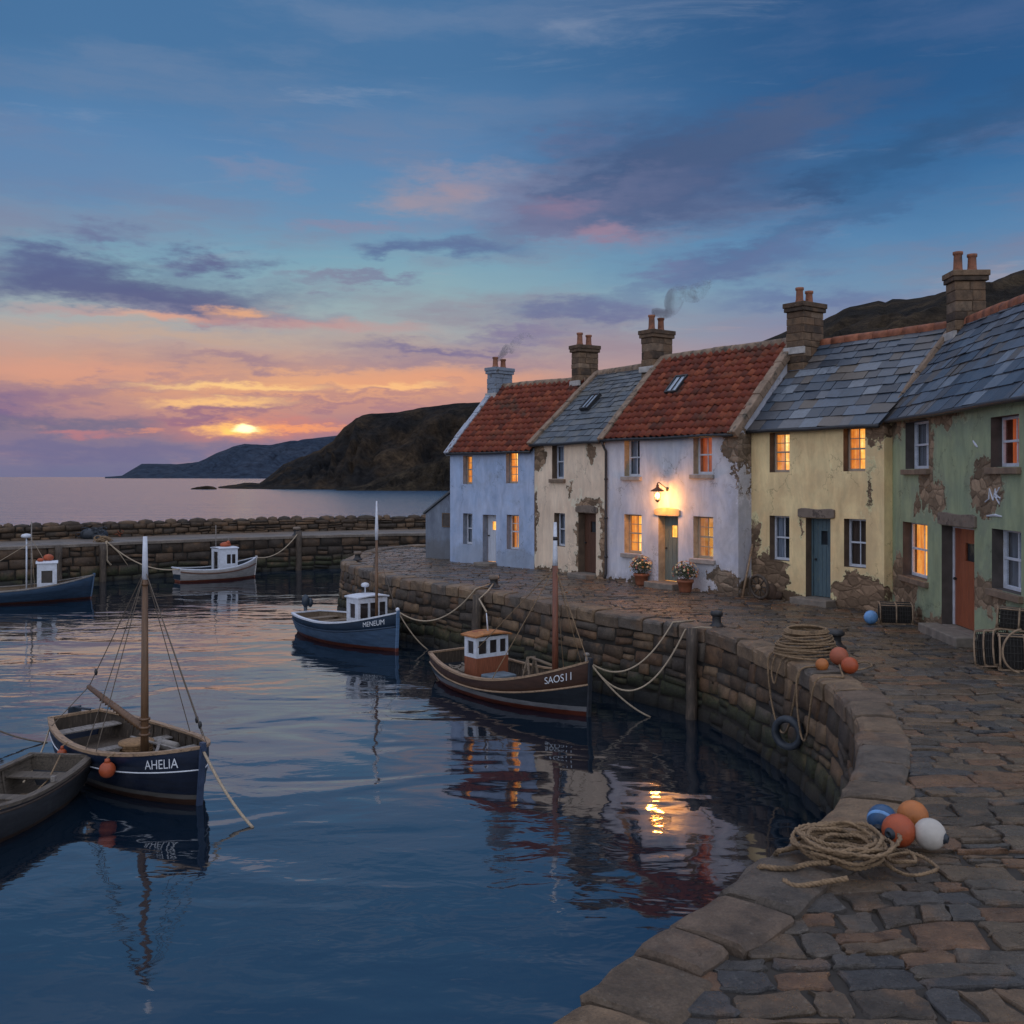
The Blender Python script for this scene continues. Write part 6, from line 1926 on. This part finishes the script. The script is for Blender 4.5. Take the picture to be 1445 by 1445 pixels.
for k in range(4):
    a = k * pi / 2 + 0.4
    mb.tube([(0.11 * cos(a), -0.40 + 0.11 * sin(a), 0.11), (0.075 * cos(a), -0.40 + 0.075 * sin(a), -0.145)], 0.007, 5)
mb.build('cage', MAT['iron'], t)
m, tt_ = newmat('lamp_bulb')
e = tt_.n('ShaderNodeEmission', {'Color': lin((255, 196, 100)), 'Strength': 10.0})
tt_.n('ShaderNodeOutputMaterial', {'Surface': e.outputs[0]})
mb = MB(); mb.smooth = True
mb.ball((0, -0.40, -0.02), 0.072, 14, (1, 1, 1.25))
mb.build('bulb', m, t)
pl = bpy.data.lights.new('lamp_light', 'POINT')
pl.energy = 125
pl.color = (1.0, 0.38, 0.07)
pl.shadow_soft_size = 0.12
plo = bpy.data.objects.new('lamp_light', pl)
COL.objects.link(plo); plo.parent = t; plo.location = (0, -0.40, -0.12)

# ---- wheel, pole and board by the gap between the cottages
q = P(1067, 846)
t = thing('cart_wheel', 'old iron-rimmed wheel leaning against the wall between the lavender and ochre cottages', 'wheel', (q.x + 0.05, q.y - 0.12, 0.345), H4.rz)
Mw = Matrix.Rotation(radians(100), 4, 'X')
def ringpts(r, n=32): return [Mw @ Vector((r * cos(2 * pi * i / n), r * sin(2 * pi * i / n), 0)) for i in range(n)]
mb = MB(); mb.smooth = True
mb.tube(ringpts(0.30), 0.045, 8, closed=True)
mb.build('rim', MAT['wood_dark'], t)
mb = MB(); mb.smooth = True
for i in range(8):
    a = 2 * pi * i / 8
    mb.tube([Mw @ Vector((0.06 * cos(a), 0.06 * sin(a), 0)), Mw @ Vector((0.30 * cos(a), 0.30 * sin(a), 0))], 0.024, 6)
mb.build('spokes', MAT['wood_dark'], t)
mb = MB(); mb.smooth = True
mb.lathe([(0.05, -0.08), (0.075, -0.06), (0.075, 0.06), (0.05, 0.08), (0.02, 0.085)], 14, Mw)
mb.build('hub', MAT['hoop'], t)
a_ = P(1047.5, 843); b2 = H4.A + Vector((0.0, 0, 0))
mb = MB(); mb.smooth = True
mb.tube([a_, PD(1062, 768, 26.7)], [0.032, 0.026], 8)
tag(mb.build('pole', MAT['gunwale']), 'pale wooden pole leaning beside the old wheel', 'pole')
mb = MB(); mb.smooth = True
q = P(1090, 846); 
mb.ball((q.x - 0.02, q.y + 0.05, 0.16), 0.2, 12, (0.85, 0.6, 1.3)); mb.ball((q.x + 0.14, q.y + 0.04, 0.10), 0.14, 10, (1.1, 0.7, 0.9))
tag(mb.build('sack', simple('brown_sack', (0.085, 0.055, 0.04), 0.9, 0.4, 8, bump=1.0)), 'small brown sack slumped by the old wheel', 'sack')

# ---- creels
def creel(x, y, z, rz, L_, W_, H_, label, rot=(0, 0), group='lobster creels by the green cottage'):
    t = thing('lobster_creel', label, 'lobster creel', (x, y, z), rz, group, rot[0], rot[1])
    mb = MB()
    for k in range(4):
        yy = lerp(-W_ / 2 + 0.03, W_ / 2 - 0.03, k / 3)
        mb.box(-L_ / 2, L_ / 2, yy - 0.025, yy + 0.025, 0, 0.025)
    for xx in (-L_ / 2 + 0.03, 0, L_ / 2 - 0.03):
        mb.box(xx - 0.025, xx + 0.025, -W_ / 2, W_ / 2, 0.026, 0.05)
    mb.build('base', MAT['hoop'], t, bevel=0.004)
    hp_ = lambda xx, k, n: Vector((xx, -W_ / 2 * cos(pi * k / n) * (1.0), 0.04 + (H_ - 0.05) * min(1.0, sin(pi * k / n) * 1.25)))
    mb = MB(); mb.smooth = True
    for xx in (-L_ / 2 + 0.03, 0, L_ / 2 - 0.03):
        mb.tube([hp_(xx, k, 14) for k in range(15)], 0.017, 6)
    for k in (4, 7, 10):
        mb.tube([hp_(-L_ / 2, k, 14), hp_(L_ / 2, k, 14)], 0.013, 6)
    mb.build('hoops', MAT['hoop'], t)
    mb = MB()
    nl, nk = int(L_ / 0.055), 16
    for i in range(nl + 1):
        xx = lerp(-L_ / 2 + 0.03, L_ / 2 - 0.03, i / nl)
        mb.tube([hp_(xx, k, nk) * 1.0 for k in range(nk + 1)], 0.006, 4)
    for k in range(1, nk):
        mb.tube([hp_(-L_ / 2 + 0.03, k, nk), hp_(L_ / 2 - 0.03, k, nk)], 0.006, 4)
    for xx in (-L_ / 2 + 0.03, L_ / 2 - 0.03):
        for k in range(1, nk // 2):
            a, b_ = hp_(xx, k, nk), hp_(xx, nk - k, nk)
            mb.tube([a, b_], 0.006, 4)
            mb.tube([a, (a.x, a.y, 0.04)], 0.006, 4); mb.tube([b_, (b_.x, b_.y, 0.04)], 0.006, 4)
    mb.build('netting', MAT['net'], t)
    mb = MB()
    Q = lambda k: hp_(0, k, 10) * 0.93
    for xs in (-L_ / 2 + 0.07, L_ / 2 - 0.07):
        V = [Vector((xs, hp_(0, k, 10).y * 0.9, 0.05 + (hp_(0, k, 10).z - 0.05) * 0.9)) for k in range(11)]
        mb.add(V, [tuple(range(11))])
    for k in range(10):
        a, b_ = hp_(0, k, 10), hp_(0, k + 1, 10)
        f = lambda p, xx: Vector((xx, p.y * 0.9, 0.05 + (p.z - 0.05) * 0.9))
        mb.quad(f(a, -L_ / 2 + 0.07), f(a, L_ / 2 - 0.07), f(b_, L_ / 2 - 0.07), f(b_, -L_ / 2 + 0.07))
    mb.build('inner_net', simple('inner_net', (0.016, 0.014, 0.013), 0.95) if 'inner_net' not in bpy.data.materials else bpy.data.materials['inner_net'], t)
    return t
q = P(1263, 879); creel(q.x + 0.02, q.y + 0.05, 0.02, radians(-14), 0.72, 0.50, 0.42, 'lobster creel lying on the ground beside the light blue float', (radians(8), 0))
q = P(1407, 940); creel(q.x - 0.02, q.y, 0.0, radians(-65), 0.44, 0.5, 0.62, 'lobster creel stood tilted at the left of the stack by the green cottage', (0, radians(-10)))
q = P(1437, 945); creel(q.x + 0.10, q.y + 0.05, 0.0, radians(-20), 0.80, 0.58, 0.58, 'big lobster creel with a bent hoop under the stack at the right edge', (0, 0))
creel(q.x + 0.16, q.y + 0.30, 0.62, radians(-28), 0.72, 0.50, 0.36, 'lobster creel on top of the stack at the right edge', (0, radians(3)))
mb = MB(); mb.smooth = True
hc = Vector((q.x - 0.05, q.y - 0.30, 0.36))
mb.tube([hc + Vector((0.34 * sin(a) - 0.02, -0.02 * cos(a), 0.36 * cos(a))) for a in [radians(-8 - i * 6) for i in range(28)]], 0.018, 6)
tag(mb.build('hoop', MAT['hoop']), 'loose bent wooden hoop propped against the big creel', 'hoop')

# ---- on the breakwater
def heap(px, py, w_, h_, m, name, label, cat, seed):
    p = P(px, py, 0.05)
    R = random.Random(seed)
    mb = MB(); mb.smooth = True
    for k in range(7):
        mb.ball((p.x + R.uniform(-w_, w_) * 0.6, p.y + R.uniform(-0.3, 0.3), h_ * R.uniform(0.2, 0.5)), h_ * R.uniform(0.4, 0.62), 10, (R.uniform(1, 1.7), 1.1, R.uniform(0.7, 1)))
    for k in range(26):
        c = Vector((p.x + R.uniform(-w_, w_), p.y - 0.35 + R.uniform(-.2, .3), h_ * R.uniform(0.15, 0.9)))
        mb.tube([c + Vector((0.16 * cos(i * 0.7), 0.06 * sin(i * 0.7 + k), 0.10 * sin(i * 0.7))) for i in range(9)], 0.022, 5)
    return tag(mb.build(name, m), label, cat)
heap(133, 760, 0.62, 0.62, MAT['rubber'], 'net_heap', 'dark blue heap of nets on the breakwater walkway', 'net heap', 3)
heap(165, 757, 0.40, 0.40, simple('orange_net', (0.24, 0.065, 0.03), 0.85, 0.4, 12, bump=0.9), 'net_heap', 'orange heap of nets on the breakwater beside the dark blue one', 'net heap', 6)
heap(148, 764, 0.26, 0.30, MAT['rope'], 'rope_heap', 'heap of pale rope at the breakwater edge above the small white boat\'s line', 'rope heap', 9)
mb = MB(); mb.smooth = True
q = P(15, 759.5, 0.05)
mb.ball((q.x, q.y, 0.32), 0.34, 12, (1.25, 0.9, 0.75)); mb.ball((q.x + 0.3, q.y, 0.22), 0.2, 10, (1.2, 0.9, 0.7))
tag(mb.build('boulder', simple('pale_boulder', (0.26, 0.235, 0.21), 0.9, 0.3, 4, bump=0.8)), 'pale boulder on the breakwater walkway at the far left', 'boulder')
p = bw.w(BWS(420), -0.2, 0.05); bollard(p.x, p.y, 0.05, 0.45, 0.16, 'small bollard on the breakwater edge by the right pile', 'lintel')

# ---- chimney smoke: thin volumes drifting right
def smoke(p0, drift, n, r0, r1, dens, label, seed):
    R = random.Random(seed)
    mb = MB(); mb.smooth = True
    m, t = newmat('smoke')
    tc = t.n('ShaderNodeTexCoord').outputs['Object']
    nz = t.noise(tc, 3.4, 6, 0.65, dist=0.8)
    d = t.rng(nz, 0.45, 0.78, 0.0, dens)
    d = t.math('ADD', d, t.rng(t.n('ShaderNodeSeparateXYZ', {0: tc}).outputs[0], 0.8, 0.0, 0.0, dens * 1.6))
    v = t.n('ShaderNodeVolumePrincipled', {'Color': (0.5, 0.5, 0.55), 'Density': d, 'Anisotropy': 0.2})
    t.n('ShaderNodeOutputMaterial', {'Volume': v.outputs[0]})
    bm_ = bpy.data.metaballs.new('smoke_shape')
    rings = []
    pts = []
    for i in range(n):
        f = i / (n - 1)
        pts.append((drift * f + Vector((0.12 * sin(f * 9), 0, 0.16 * sin(f * 13 + seed))), lerp(r0, r1, f ** 0.7) * (1 + 0.2 * sin(f * 17 + seed)) * max(0.12, 1 - f ** 3)))
    mb.tube([q[0] for q in pts], [q[1] for q in pts], 14)
    o = mb.build('smoke', m)
    bpy.data.metaballs.remove(bm_)
    o.location = p0
    return tag(o, label, 'smoke', kind='stuff')
smoke(CH3 - H3.n * 0.234 + Vector((0, 0, -0.04)), Vector((2.1, 0.1, 1.35)), 26, 0.09, 0.50, 3.0, 'grey smoke drifting from the chimney of the lavender cottage', 2)
smoke(CH1 - H1.n * 0.24 + Vector((0, 0, -0.03)), Vector((1.6, 0.1, 1.05)), 22, 0.08, 0.28, 3.0, 'faint smoke drifting from the chimney of the pale blue cottage', 5)
